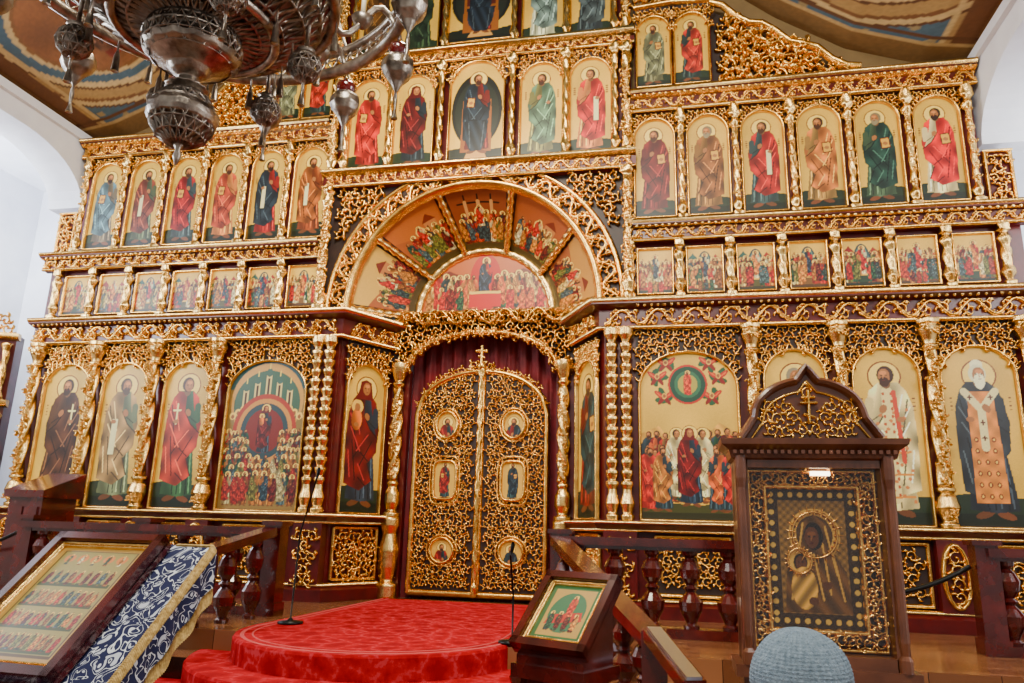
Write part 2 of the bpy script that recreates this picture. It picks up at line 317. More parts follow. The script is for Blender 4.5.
def wideL(c):
    W,H=c.W,c.H; r=random.Random(5); c.C[:]=(.56,.46,.28)
    c.f(c.Z>H*.80,(.24,.38,.44)); c.f(c.ell(W/2,H*.72,W*.46,H*.26),(.78,.60,.34)); c.f(c.ell(W/2,H*.70,W*.42,H*.23),(.28,.40,.36))
    for k in range(5):
        x=W*(.22+.14*k); t=H*(.80+.05*(2-abs(k-2))); c.f(c.rect(x-.035,x+.035,H*.6,t),(.85,.76,.56)); c.f(c.ell(x,t+.03,.045,.055),(.28,.40,.38)); c.f(c.ln((x,t+.08),(x,t+.14),.012),(.9,.8,.4))
        c.f(c.rect(x-.012,x+.012,H*.66,t-.04),(.3,.2,.15))
    for k in range(14): c.f(c.ell(W*(.08+.065*k),H*(.62+.10*math.sin(pi*k/13)),.045,.045),(.93,.79,.46)); c.f(c.ell(W*(.08+.065*k),H*(.615+.10*math.sin(pi*k/13)),.022,.028),(.6,.38,.24))
    for rr,col in ((.40,(.66,.24,.13)),(.35,(.78,.56,.28)),(.30,(.20,.29,.35)),(.24,(.50,.15,.11))): c.f(c.ell(W/2,H*.52,W*rr,H*rr*.62),col)
    pal=[(.58,.15,.11),(.18,.26,.34),(.14,.29,.25),(.50,.30,.14),(.38,.09,.10),(.26,.34,.40),(.42,.40,.20),(.66,.42,.18),(.64,.58,.46)]
    saint(c,W/2,H*.36,H*.34,(.20,.25,.33),(.40,.09,.09),hair=(.40,.09,.09),beard=0,att='child',feet=False)
    crowd(c,W*.03,W*.30,H*.22,H*.20,5,r,3,True,pal); crowd(c,W*.70,W*.97,H*.22,H*.20,5,r,3,True,pal)
    crowd(c,W*.04,W*.96,H*.03,H*.22,8,r,3,True,pal); border(c)
def wideR(c):
    W,H=c.W,c.H; r=random.Random(9); standbg(c,.1,(.30,.30,.14))
    c.f(c.poly([(0,H*.1),(0,H*.50),(W*.2,H*.55),(W*.35,H*.42),(W*.6,H*.44),(W*.8,H*.57),(W,H*.5),(W,H*.1)]),(.86,.66,.32),1+.10*np.sin(c.X*40+c.Z*30))
    for k in range(9): c.f(c.ln((W*(.06+.11*k),H*(.47+.04*math.sin(k*2.3))),(W*(.10+.11*k),H*(.39)),.014),(.66,.46,.20))
    for k,(ax,az) in enumerate(((-.31,.045),(.31,.045),(-.24,-.075),(.24,-.075),(-.22,.13),(.22,.13))):
        x,z=W*(.5+ax),H*(.80+az)
        for t in range(3): c.f(c.ell(x+.06*math.cos(t*2.1+k),z+.05*math.sin(t*2.1+k),.07,.035,t+k),(.18,.38,.28))
        for q in (-1,1):
            c.f(c.ell(x+q*.05,z+.02,.075,.026,q*.7),(.74,.15,.08)); c.f(c.ell(x+q*.035,z-.045,.055,.022,-q*.9),(.55,.11,.07)); c.f(c.ell(x+q*.06,z+.03,.04,.010,q*.7),(.88,.44,.18))
        c.f(c.ell(x,z+.01,.026,.034),(.90,.72,.38)); c.f(c.ell(x,z+.01,.017,.022),(.6,.38,.24))
    for rr,col in ((.20,(.75,.18,.09)),(.18,(.14,.32,.28)),(.135,(.26,.46,.38)),(.10,(.70,.64,.34))): c.f(c.ell(W/2,H*.80,W*rr,W*rr*1.05),col)
    saint(c,W/2,H*.73,H*.155,(.80,.16,.08),(.84,.28,.12),att='',feet=False)
    p2=[(.74,.16,.09),(.82,.40,.16),(.20,.27,.34),(.16,.33,.24),(.72,.46,.20),(.46,.11,.10),(.62,.14,.09),(.56,.40,.22)]
    crowd(c,W*.03,W*.44,H*.10,H*.34,5,r,2,False,p2); crowd(c,W*.56,W*.97,H*.10,H*.34,5,r,2,False,p2)
    for x in (.37,.63): saint(c,W*x,H*.12,H*.42,(.86,.80,.68),(.84,.76,.60),att='',beard=0)
    saint(c,W/2,H*.08,H*.47,(.17,.24,.34),(.46,.06,.07),hair=(.46,.06,.07),beard=0,att='')
    for x in (.10,.23,.77,.90): saint(c,W*x,H*.05,H*.38,r.choice(p2),r.choice(p2),att='',halo=False,s=-1 if x>.5 else 1)
    border(c)
def lunette(c):
    W,H=c.W,c.H; r=random.Random(2); c.C[:]=(.76,.42,.18)
    building(c,W*.12,H*.3,W*.2,H*.3,(.8,.58,.34),(.5,.2,.1)); building(c,W*.68,H*.3,W*.2,H*.3,(.8,.58,.34),(.5,.2,.1))
    c.f(c.ell(W*.5,H*.5,W*.12,H*.45),(.75,.14,.08))
    p2=[(.72,.16,.09),(.80,.38,.14),(.20,.27,.33),(.16,.31,.24),(.70,.46,.20),(.80,.66,.42),(.46,.11,.10)]
    crowd(c,W*.12,W*.44,H*.08,H*.58,6,r,1,True,p2); crowd(c,W*.56,W*.88,H*.08,H*.58,6,r,1,True,p2); crowd(c,W*.05,W*.35,H*.02,H*.45,4,r,1,True,p2); crowd(c,W*.65,W*.95,H*.02,H*.45,4,r,1,True,p2)
    saint(c,W*.5,H*.22,H*.68,(.75,.14,.09),(.18,.22,.33),feet=False,att=''); c.f(c.rect(W*.38,W*.62,H*.12,H*.36),(.78,.11,.07)); c.f(c.rect(W*.38,W*.62,H*.33,H*.37),(.9,.77,.44))
    c.f(c.Z<H*.06,(.25,.15,.1))
def sector(seed,bg,kind):
    def fn(c):
        W,H=c.W,c.H; r=random.Random(seed); c.C[:]=bg
        c.f(c.Z<H*.22,(.34,.28,.15))
        if kind=='cross':
            for x in (.28,.5,.72): c.f(c.ln((W*x,H*.2),(W*x,H*.88),.025),(.20,.10,.06)); c.f(c.ln((W*x-.1,H*.76),(W*x+.1,H*.76),.025),(.20,.10,.06)); c.f(c.ln((W*x,H*.45),(W*x,H*.78),.045),(.82,.60,.40))
        else:
            c.f(c.poly([(0,H*.2),(0,H*.75),(W*.3,H*.6),(W*.5,H*.3)]),(.66,.38,.20)); building(c,W*.62,H*.35,W*.22,H*.35,(.75,.50,.32),(.5,.2,.1))
        crowd(c,W*.06,W*.94,H*.10,H*.42,6,r,2); c.f(c.ell(W*.5,H*.62,.07),(.9,.74,.44)); saint(c,W*.5,H*.36,H*.36,(.8,.74,.6),(.7,.16,.1),att='',feet=False); border(c,.02,(.2,.1,.06))
    return fn
def panel(mb,x0,x1,z0,z1,M,fn,h=.0,res=.009,bg=G0):
    c=Cv(x1-x0,z1-z0,res,bg); fn(c); C=grade(c.C*(1+.05*(rng.rand(c.nz,c.nx,1)-.5)))
    V=M(x0+c.X,h+0*c.X,z0+c.Z); mb.add(V,grid_q(c.nz,c.nx),col=C)
def archpts(x0,x1,zs,rise,n=17):
    t=np.linspace(pi,0,n); xc=(x0+x1)/2; return np.stack([xc+(x1-x0)/2*np.cos(t),zs+rise*np.sin(t)],1)
def arch_icon(PB,GB,DB,x0,x1,z0,z1,ztop,M,fn,rise=None,R=.055,fw=.018,ox=.03,res=.009,deep=.04):
    rise=rise or (x1-x0)/2; zs=z1-rise
    panel(PB,x0,x1,z0,z1,M,fn,.0,res)
    A=archpts(x0,x1,zs,rise); P=np.concatenate([[(x0,z0)],[(x0,(z0+zs)/2)],A,[(x1,(z0+zs)/2)],[(x1,z0)]])
    stroke(GB,P,fw,.05,M,.005); stroke(GB,[(x0,z0),((x0+x1)/2,z0),(x1,z0)],fw,.035,M,.005)
    X0,X1=x0-ox,x1+ox
    lo=np.concatenate([[(X0,zs)],A,[(X1,zs)]]); hi=np.stack([lo[:,0],np.full(len(lo),ztop)],1)
    V=np.concatenate([M(lo[:,0],np.full(len(lo),deep*.3),lo[:,1]),M(hi[:,0],np.full(len(lo),deep*.3),hi[:,1])]); DB.add(V,grid_q(2,len(lo)))
    xc=(x0+x1)/2; hw=(x1-x0)/2
    def ins(x,z):
        u=(x-xc)/hw; za=zs+rise*math.sqrt(max(0,1-u*u)) if abs(u)<1 else zs
        return z>za+R*.5 and z<ztop-R*.3 and abs(x-xc)<hw+ox
    fill(GB,ins,(X0,X1,zs-.02,ztop+.05),R,M,.045,deep*.35)
    n=len(A)
    for i in range(1,n-1,1):
        p=A[i]; d=np.array([p[0]-xc,(p[1]-zs)*hw/rise]); d/=np.linalg.norm(d)+1e-9; tn=np.array([-d[1],d[0]])*(1 if p[0]<xc else -1)
        if p[1]+d[1]*R*1.1>ztop: continue
        u=np.linspace(0,1,4)[:,None]; L=R*1.0
        stroke(GB,p+d*u*L+tn*(u**2)*L*.6*-1,R*.26*np.array([1,1,.7,.2]),.03,M,.02)
# ================================================================ ICONOSTASIS
ico=empty('iconostasis')
PB=MB(); GB=MB(); DB=MB(); RB=MB(); CB=MB()
Fz=.13
M0=MF(0.)
for s in (-1,1):
    a,b=sorted((s*1.65,s*6.15)); box(RB,a,b,.02,.2,Fz,4.58)
    a,b=sorted((s*1.65,s*5.84)); box(RB,a,b,.02,.2,4.58,6.30)
    a,b=sorted((s*5.86,s*6.16)); box(RB,a,b,.02,.15,4.58,5.25); xm=(a+b)/2
    fill(GB,lambda x,z:4.66<z<5.18 and abs(x-xm)<.1,(a,b,4.6,5.25),.07,M0,.04)
    for q in ([(a+.02,4.6),(a+.02,4.9),(a+.02,5.23)],[(b-.02,4.6),(b-.02,4.9),(b-.02,5.23)],[(a,5.23),(xm,5.23),(b,5.23)]): stroke(GB,q,.02,.035,M0)
box(RB,-2.0,2.0,.06,.2,5.3,9.4)
AR,AZ=1.62,3.66
A=archpts(-AR,AR,AZ,AR,33); lo=np.concatenate([[(-2.0,AZ)],A,[(2.0,AZ)]]); hi=np.stack([lo[:,0],np.full(len(lo),5.45)],1)
V=np.concatenate([M0(lo[:,0],np.full(len(lo),-.01),lo[:,1]),M0(hi[:,0],np.full(len(lo),-.01),hi[:,1])]); DB.add(V,grid_q(2,len(lo)))
LL={'i1':(5.53,.36),'i2':(4.64,.335),'i3':(3.72,.325),'w':(2.58,.54)}
icL={'i1':std((.38,.25,.16),(.34,.21,.14),hair=(.24,.15,.10),att='cross',s=-1),
'i2':std((.46,.49,.40),(.66,.53,.38),att='scroll',s=1,hair=(.3,.2,.12)),
'i3':std((.24,.38,.27),(.70,.24,.15),att='cross',s=1,hair=(.3,.15,.08),beard=0),'w':wideL}
icR={'i1':std((.17,.20,.27),(.19,.22,.28),att='stole',s=1,hair=(.88,.86,.80),beard=2.2),
'i2':std((.88,.80,.64),(.90,.82,.66),att='phelon',s=-1,hair=(.28,.16,.10)),
'i3':std((.62,.50,.32),(.82,.74,.58),att='book',s=1,hair=(.6,.55,.5)),'w':wideR}
for s,ic in ((-1,icL),(1,icR)):
    for k,(x,hw) in LL.items():
        X=s*x; arch_icon(PB,GB,DB,X-hw,X+hw,1.13,3.0,3.27,M0,ic[k],rise=(.33 if k!='w' else .42),R=.062,res=.0075)
        pw=hw*.72
        box(DB,X-pw,X+pw,.0,.03,.36,.96)
        for q in ([(X-pw,.36),(X,.36),(X+pw,.36)],[(X-pw,.96),(X,.96),(X+pw,.96)],[(X-pw,.36),(X-pw,.66),(X-pw,.96)],[(X+pw,.36),(X+pw,.66),(X+pw,.96)]): stroke(GB,q,.025,.045,M0)
        fill(GB,lambda x,z:abs(x-X)<pw-.05 and .40<z<.92,(X-pw,X+pw,.32,.98),.07,M0,.05)
    for x in (3.28,4.18,5.08,6.0):
        X=s*x
        lathe(CB,X,-.09,[(1.12,.085),(1.16,.09),(1.18,.06),(1.22,.075),(1.32,.11),(1.42,.085),(1.46,.05),(1.48,.085),(1.51,.085),(1.53,.055)],14,7,.14,0)
        lathe(CB,X,-.09,[(1.53,.060),(2.2,.064),(2.95,.053)],18,3,.26,14*s)
        lathe(CB,X,-.09,[(2.95,.06),(2.98,.085),(3.01,.06),(3.05,.065),(3.16,.11),(3.22,.09),(3.23,.12),(3.28,.12)],14,7,.12,0)
        for k in range(15):
            spiral(CB,X+.045*math.sin(k*2.1),1.58+k*.095,.045,k*1.1,1 if k%2 else -1,MF(-.14),.055,leaves=4,N=7)
        for z_ in (1.2,3.1):
            for q in (-.045,.045): spiral(CB,X+q,z_+.06,.045,z_,1 if q>0 else -1,MF(-.17),.04,leaves=3,N=7)
        box(RB,X-.15,X+.15,-.12,.05,Fz,1.05)
        Mo=MF(-.12); stroke(GB,np.stack([X+.115*np.cos(np.linspace(0,2*pi,20)),.66+.30*np.sin(np.linspace(0,2*pi,20))],1),.024,.05,Mo)
        for z_ in (.46,.58,.70,.82): spiral(GB,X,z_+.01,.07,z_*9,1,Mo,.06)
    for x in (1.74,1.90):
        X=s*x
        pr=[(1.12,.07),(1.17,.075),(1.2,.05),(1.3,.075),(1.4,.05)]
        for z_ in np.arange(1.45,3.1,.12): pr+=[(z_,.048),(z_+.05,.068),(z_+.08,.068),(z_+.1,.043)]
        pr+=[(3.14,.05),(3.2,.085),(3.28,.085)]
        lathe(CB,X,-.08,pr,14,5,.12,10)
    a,b=sorted((s*1.64,s*2.0)); box(RB,a,b,-.12,.05,Fz,1.05)
    Mo=MF(-.12); fill(GB,lambda x,z:abs(x-s*1.82)<.12 and .33<z<.97,(s*1.82-.15,s*1.82+.15,.28,1.0),.078,Mo,.05)
    for k in range(7):
        X=s*(2.25+.567*k); panel(PB,X-.205,X+.205,3.70,4.26,M0,festal(k+20*(s>0)),.0,.007)
        P=[(X-.205,3.70),(X-.205,4.26),(X+.205,4.26),(X+.205,3.70),(X-.205,3.70)]
        for i in range(4): stroke(GB,[P[i],tuple((np.array(P[i])+P[i+1])/2),P[i+1]],.018,.04,M0)
    for k in range(8):
        X=s*(2.25+.567*(k-.5)); lathe(CB,X,-.07,[(3.62,.06),(3.68,.06),(3.70,.03),(3.78,.065),(3.86,.04),(3.98,.052),(4.08,.038),(4.16,.065),(4.24,.03),(4.26,.06),(4.34,.06)],14,4,.22,30)
    for k in range(6):
        X=s*(2.27+.633*k)
        AP=[((.42,.11,.10),(.46,.12,.10)),((.58,.42,.20),(.56,.36,.18)),((.24,.32,.36),(.68,.15,.12)),((.64,.50,.30),(.78,.48,.24)),((.30,.38,.32),(.17,.29,.28)),((.88,.80,.66),(.84,.12,.10))] if s>0 else \
           [((.55,.28,.12),(.62,.36,.15)),((.60,.14,.10),(.18,.22,.28)),((.82,.52,.28),(.70,.30,.20)),((.26,.32,.36),(.60,.12,.12)),((.34,.38,.30),(.50,.24,.17)),((.46,.40,.34),(.36,.46,.54))]
        arch_icon(PB,GB,DB,X-.245,X+.245,4.66,5.96,6.05,M0,std(AP[k][0],AP[k][1],s=-s,att=random.choice(['book','scroll','book']),hair=random.choice([(.3,.18,.1),(.55,.5,.44),(.2,.12,.08)])),R=.05,res=.0075)
    for k in range(7):
        X=s*(2.27+.633*(k-.5)); lathe(CB,X,-.07,[(4.58,.065),(4.64,.065),(4.67,.03),(4.75,.06),(4.82,.03),(5.3,.034),(5.72,.03),(5.8,.06),(5.86,.035),(5.9,.065),(6.04,.065)],14,3,.25,30)
        for z_ in np.arange(4.9,5.75,.14): spiral(CB,X,z_,.038,z_*7,1,MF(-.09),.035,leaves=3,N=7)
    path=[(s*6.15,0),(s*1.65,0),(s*1.2,.8)]
    if s>0: path=path[::-1]
    wing=[(s*6.2,0),(s*2.0,0)]; wing=wing if s<0 else wing[::-1]
    wing3=[(s*5.87,0),(s*2.0,0)]; wing3=wing3 if s<0 else wing3[::-1]
    extr(RB,path,[(0,3.27),(.09,3.29),(.09,3.50),(.22,3.54),(.22,3.58),(0,3.62)])
    extr(CB,path,[(.085,3.26),(.125,3.27),(.125,3.295),(.085,3.30)]); extr(CB,path,[(.09,3.51),(.15,3.52),(.24,3.565),(.25,3.605),(.1,3.61)])
    extr(RB,wing,[(0,4.33),(.09,4.35),(.09,4.48),(.19,4.51),(.19,4.55),(0,4.58)])
    extr(CB,wing,[(.085,4.33),(.115,4.335),(.115,4.36),(.085,4.365)]); extr(CB,wing,[(.09,4.485),(.14,4.49),(.21,4.535),(.22,4.565),(.08,4.57)])
    extr(RB,wing3,[(0,6.04),(.09,6.05),(.09,6.2),(.19,6.24),(.19,6.28),(0,6.3)])
    extr(CB,wing3,[(.085,6.03),(.115,6.04),(.115,6.065),(.085,6.07)]); extr(CB,wing3,[(.09,6.20),(.14,6.21),(.21,6.26),(.22,6.29),(.08,6.30)])
    a,b=sorted((s*1.66,s*6.15)); rinceaux(GB,a,b,3.295,3.51,MF(-.09),.06)
    a,b=sorted((s*2.0,s*6.2)); rinceaux(GB,a,b,4.36,4.485,MF(-.09),.04)
    a,b=sorted((s*2.0,s*5.87)); rinceaux(GB,a,b,6.065,6.20,MF(-.09),.04)
    for zz,out,xe in ((3.535,.17,6.15),(4.505,.16,6.15),(6.235,.165,5.85)):
        for x in np.arange(2.05,xe,.075): lathe(CB,s*x,-out,[(zz-.03,.005),(zz-.02,.018),(zz,.022),(zz+.015,.012)],6)
    pd=[(s*6.15,-.02),(s*1.65,-.02),(s*1.2,.78)]; pd=pd if s<0 else pd[::-1]
    extr(RB,pd,[(0,1.02),(.12,1.03),(.17,1.08),(.17,1.10),(0,1.13)]); extr(CB,pd,[(.02,1.0),(.10,1.005),(.11,1.025),(.02,1.03)]); extr(CB,pd,[(.15,1.085),(.185,1.085),(.185,1.11),(.1,1.115)])
    extr(RB,pd,[(0,Fz),(.15,Fz),(.15,.26),(.08,.30),(0,.3)]); extr(CB,pd,[(.05,.30),(.11,.30),(.09,.325),(.02,.33)])
    L=math.hypot(.45,.8)
    if s<0: MM=MA(-1.65,0,math.atan2(.8,.45))
    else: MM=MA(1.2,.8,math.atan2(-.8,.45))
    V=MM(np.array([0,L,L,0.]),np.array([-.02]*4),np.array([Fz,Fz,3.66,3.66])); RB.add(V,[(0,1,2,3)])
    fn=std((.20,.26,.36),(.46,.09,.11),hair=(.46,.09,.11),beard=0,att='child',s=1) if s<0 else std((.50,.14,.10),(.17,.28,.32),att='book',s=-1)
    arch_icon(PB,GB,DB,.14,.76,1.13,3.0,3.27,MM,fn,R=.055,res=.0075)
    fill(GB,lambda x,z:abs(x-.45)<.30 and .40<z<.92,(.1,.8,.34,.98),.07,MM,.04)
    for q in ([(.12,.36),(.45,.36),(.78,.36)],[(.12,.96),(.45,.96),(.78,.96)],[(.12,.36),(.12,.6),(.12,.96)],[(.78,.36),(.78,.6),(.78,.96)]): stroke(GB,q,.022,.03,MM)
    rinceaux(GB,.06,L-.06,3.295,3.51,lambda x,h,z:MM(x,h+.09,z),.05)
    X=s*1.94
    for zz0,zz1 in ((3.62,5.3),(5.48,7.0),(7.15,9.2)):
        lathe(CB,X,-.10,[(zz0,.08),(zz0+.06,.08),(zz0+.09,.045),(zz0+.2,.07),(zz0+.3,.045),(zz1-.3,.045),(zz1-.2,.07),(zz1-.1,.045),(zz1-.06,.08),(zz1,.08)],14,3,.28,22*s)
        for z_ in np.arange(zz0+.3,zz1-.3,.12): spiral(CB,X,z_,.055,z_*8,s,MF(-.13),.045,leaves=4,N=7)
    x0,x1=sorted((s*2.04,s*3.0)); box(RB,x0,x1,.03,.12,6.3,7.6)
    for j,(rb,ck) in enumerate([((.45,.44,.36),(.50,.50,.42)),((.2,.26,.28),(.70,.20,.12))]):
        xa=x0+.03+j*.47; arch_icon(PB,GB,DB,xa,xa+.43,6.42,7.42,7.56,M0,std(rb,ck,s=-s),R=.05)
    stroke(GB,[(x0,7.58),((x0+x1)/2,7.62),(x1,7.58)],.04,.06,M0)
    def ins(x,z):
        u=(abs(x)-3.0)/1.65; return abs(x)>3.08 and u<1 and z>6.36 and z<6.42+1.05*(1-u)**1.0
    a,b=sorted((s*3.0,s*4.8))
    fill(GB,ins,(a,b,6.28,7.7),.125,MF(.03),.09,leaves=5); fill(GB,ins,(a+.07,b+.07,6.34,7.7),.08,MF(.06),.05,leaves=3)
    t=np.linspace(0,1,12); stroke(GB,np.stack([s*(3.0+1.7*t),7.56-1.15*t+.05*np.sin(t*20)],1),.05,.07,MF(.02))
    P=[(s*3.0,6.3),(s*4.7,6.3),(s*3.0,7.5)]; V=[(p[0],.08,p[1]) for p in P]; DB.add(V,None,[(0,1,2)])
    fill(GB,lambda x,z:z<7.6+.5*(1-abs(abs(x)-2.5)/.55),(x0,x1,7.58,8.3),.09,MF(.03),.06)
for R,w,h in ((1.60,.055,.10),(1.87,.04,.07)):
    t=np.linspace(-pi/2,pi/2,41); stroke(GB,np.stack([R*np.sin(t),AZ+R*np.cos(t)],1),w,h,M0)
rinceaux(GB,-pi/2*1.735,pi/2*1.735,-.11,.11,MARC(0,AZ,1.735,0.),.07,asp=.8)
fill(GB,lambda x,z:math.hypot(x,z-AZ)>1.93 and abs(x)<1.85 and z<5.27,(-2,2,3.62,5.4),.085,M0,.07)
def conch(th,t,h):
    xo,zo=AR*np.cos(th),AZ+AR*np.sin(th); xi,zi=.92*np.cos(th),3.74+.90*np.sin(th)
    k=1-.06*h
    return np.stack([(xi+(xo-xi)*t)*k,.78+(.0-.78)*t-h*.5,zi+(zo-zi)*t-.0*h],-1)
secs=[('a',(.84,.68,.36)),('b',(.72,.42,.20)),('cross',(.58,.31,.17)),('d',(.66,.36,.18)),('e',(.76,.56,.28))]
for i,(kd,bg) in enumerate(secs):
    ta=pi-i*pi/5-.035; tb=pi-(i+1)*pi/5+.035
    W=.78;H=.98
    Mc=lambda x,h,z:conch(ta+(tb-ta)*x/W,.05+.9*z/H,h)
    panel(PB,0,W,0,H,Mc,sector(50+i,bg,kd),.0,.007)
for i in range(6):
    th=pi-i*pi/5; t=np.linspace(0,1,24); P=conch(np.full(24,th),t,np.full(24,.05)); tube(CB,P,.05+.013*np.sin(t*50),8)
for t_,r_ in ((.0,.06),(.95,.045)):
    th=np.linspace(pi,0,65); tube(CB,conch(th,np.full(65,t_),np.full(65,.03)),r_+.006*np.sin(np.arange(65)*2.2),8)
th=np.linspace(pi,0,25); P=conch(th,np.full(25,.0),np.zeros(25)); P2=conch(th,np.full(25,1.),np.zeros(25)); P[:,1]+=.02;P2[:,1]+=.02
RB.add(np.concatenate([P,P2]),grid_q(2,25))
c=Cv(1.84,.9,.007,G0); lunette(c); c.C=grade(c.C)
u=c.X/1.84*2-1; zt=np.sqrt(np.clip(1-u*u,0,1)); V=np.stack([u*.92,.77+0*u,3.74+c.Z*zt],-1)
iz=np.clip((c.Z*zt/.9*(c.nz-1)).astype(int),0,c.nz-1); ix=np.clip(((u+1)/2*(c.nx-1)).astype(int),0,c.nx-1); PB.add(V,grid_q(c.nz,c.nx),col=c.C[iz,ix])
Mp=MF(.72); RI=.50
A=archpts(-1.0,1.0,2.98,RI,25); lo=np.concatenate([[(-1.22,2.98)],A,[(1.22,2.98)]]); hi=np.stack([lo[:,0],np.full(len(lo),3.74)],1)
V=np.concatenate([Mp(lo[:,0],0*lo[:,0],lo[:,1]),Mp(hi[:,0],0*lo[:,0],hi[:,1])]); DB.add(V,grid_q(2,len(lo)))
Mq=MF(.70)
fill(GB,lambda x,z:abs(x)<1.17 and z<3.70 and z>2.98+RI*math.sqrt(max(0,1-x*x/1.0))+.02,(-1.2,1.2,2.94,3.78),.08,Mq,.09)
for i in range(len(A)-1):
    p,q=A[i],A[i+1]; m=(p+q)/2; spiral(GB,m[0],m[1]-.01,.06,i*.7,1 if m[0]>0 else -1,MF(.64),.06,leaves=4,N=8)
stroke(GB,A,.04,.10,MF(.70))
rinceaux(GB,-1.2,1.2,3.56,3.78,MF(.60),.08)
box(CB,-1.22,1.22,.62,.74,3.72,3.77)
for s in (-1,1):
    a,b=sorted((s*.98,s*1.22)); box(RB,a,b,.76,.86,Fz,3.0)
    X=s*1.09
    lathe(CB,X,.66,[(1.1,.10),(1.15,.10),(1.18,.06),(1.28,.095),(1.4,.09),(1.48,.055),(1.52,.075),(1.56,.05)],14,6,.1,0)
    lathe(CB,X,.66,[(1.56,.062),(2.2,.068),(2.75,.055)],18,3,.3,22*s)
    lathe(CB,X,.66,[(2.75,.06),(2.8,.085),(2.84,.06),(2.95,.10),(3.02,.12),(3.08,.12)],14,6,.1,0)
    lathe(CB,X,.66,[(Fz,.13),(.3,.13),(.34,.08),(.5,.11),(.7,.12),(.9,.085),(1.0,.12),(1.1,.12)],14,6,.12,8)
    for z_ in np.arange(1.65,2.7,.12): spiral(CB,X,z_,.05,z_*8,s,MF(.62),.045,leaves=4,N=7)
xs=np.linspace(-1.0,1.0,121); zs=np.linspace(Fz,3.55,6); XX,ZZ=np.meshgrid(xs,zs); Y=.96+.035*np.sin(XX*34+.5*np.sin(ZZ*2))+.012*np.sin(XX*77)
cb=MB(); cb.add(np.stack([XX,Y,ZZ],-1),grid_q(6,121)); cb.obj('portal_curtain',CURT,ico)
Mc0=MF(-.02)
cen=[(-1.5,.27,std((.58,.14,.10),(.74,.17,.12),s=1)),(-.86,.28,std((.16,.20,.26),(.38,.08,.09),hair=(.38,.08,.09),beard=0,att='',s=1)),(0,.37,enthroned),(.86,.28,std((.48,.46,.28),(.38,.48,.42),s=-1,att='')),(1.49,.27,std((.82,.52,.28),(.74,.15,.11),s=-1,beard=0,att='scroll'))]
for x,hw,fn in cen:
    arch_icon(PB,GB,DB,x-hw,x+hw,5.53,6.9 if x else 7.02,7.0 if x else 7.14,Mc0,fn,R=.05,res=.0075)
for x in (-1.18,-.48,.48,1.18,-1.8,1.8):
    lathe(CB,x,-.09,[(5.47,.07),(5.53,.07),(5.57,.035),(5.66,.06),(5.74,.035),(6.3,.038),(6.75,.033),(6.85,.06),(6.9,.035),(6.95,.07),(7.03,.07)],14,3,.28,30)
    lathe(CB,x,-.09,[(7.15,.07),(7.2,.07),(7.25,.035),(7.34,.06),(7.44,.035),(8.3,.033),(8.4,.06),(8.5,.07)],14,3,.28,30)
for z0,z1 in ((5.30,5.50),(7.02,7.18)):
    extr(RB,[(-2.05,0),(2.05,0)],[(0,z0),(.1,z0+.01),(.1,z1-.05),(.2,z1-.02),(.2,z1),(0,z1)])
    extr(CB,[(-2.05,0),(2.05,0)],[(.09,z0),(.13,z0),(.13,z0+.025),(.09,z0+.03)]); extr(CB,[(-2.05,0),(2.05,0)],[(.1,z1-.05),(.2,z1-.02),(.22,z1+.01),(.08,z1+.015)])
    rinceaux(GB,-2.0,2.0,z0+.025,z1-.045,MF(-.1),.045)
cen2=[(-1.5,.27,std((.3,.2,.12),(.44,.30,.14))),(-.86,.28,std((.20,.27,.2),(.17,.23,.18),s=1)),(0,.45,enthroned),(.86,.28,std((.82,.82,.76),(.50,.57,.60),s=-1)),(1.49,.27,std((.24,.28,.33),(.33,.37,.42),s=-1))]
for x,hw,fn in cen2: arch_icon(PB,GB,DB,x-hw,x+hw,7.22 if x else 7.34,8.6,8.75,Mc0,fn,R=.05,res=.012)
rinceaux(GB,-.5,.5,7.19,7.32,MF(-.03),.04)
GB.obj('gilded_carving',GOLD,ico); CB.obj('gilded_columns_and_mouldings',GOLD2,ico); RB.obj('maroon_framework',MAROON,ico,False); DB.obj('spandrel_boards',DARK,ico,False); PB.obj('painted_icons',ICON,ico,False)
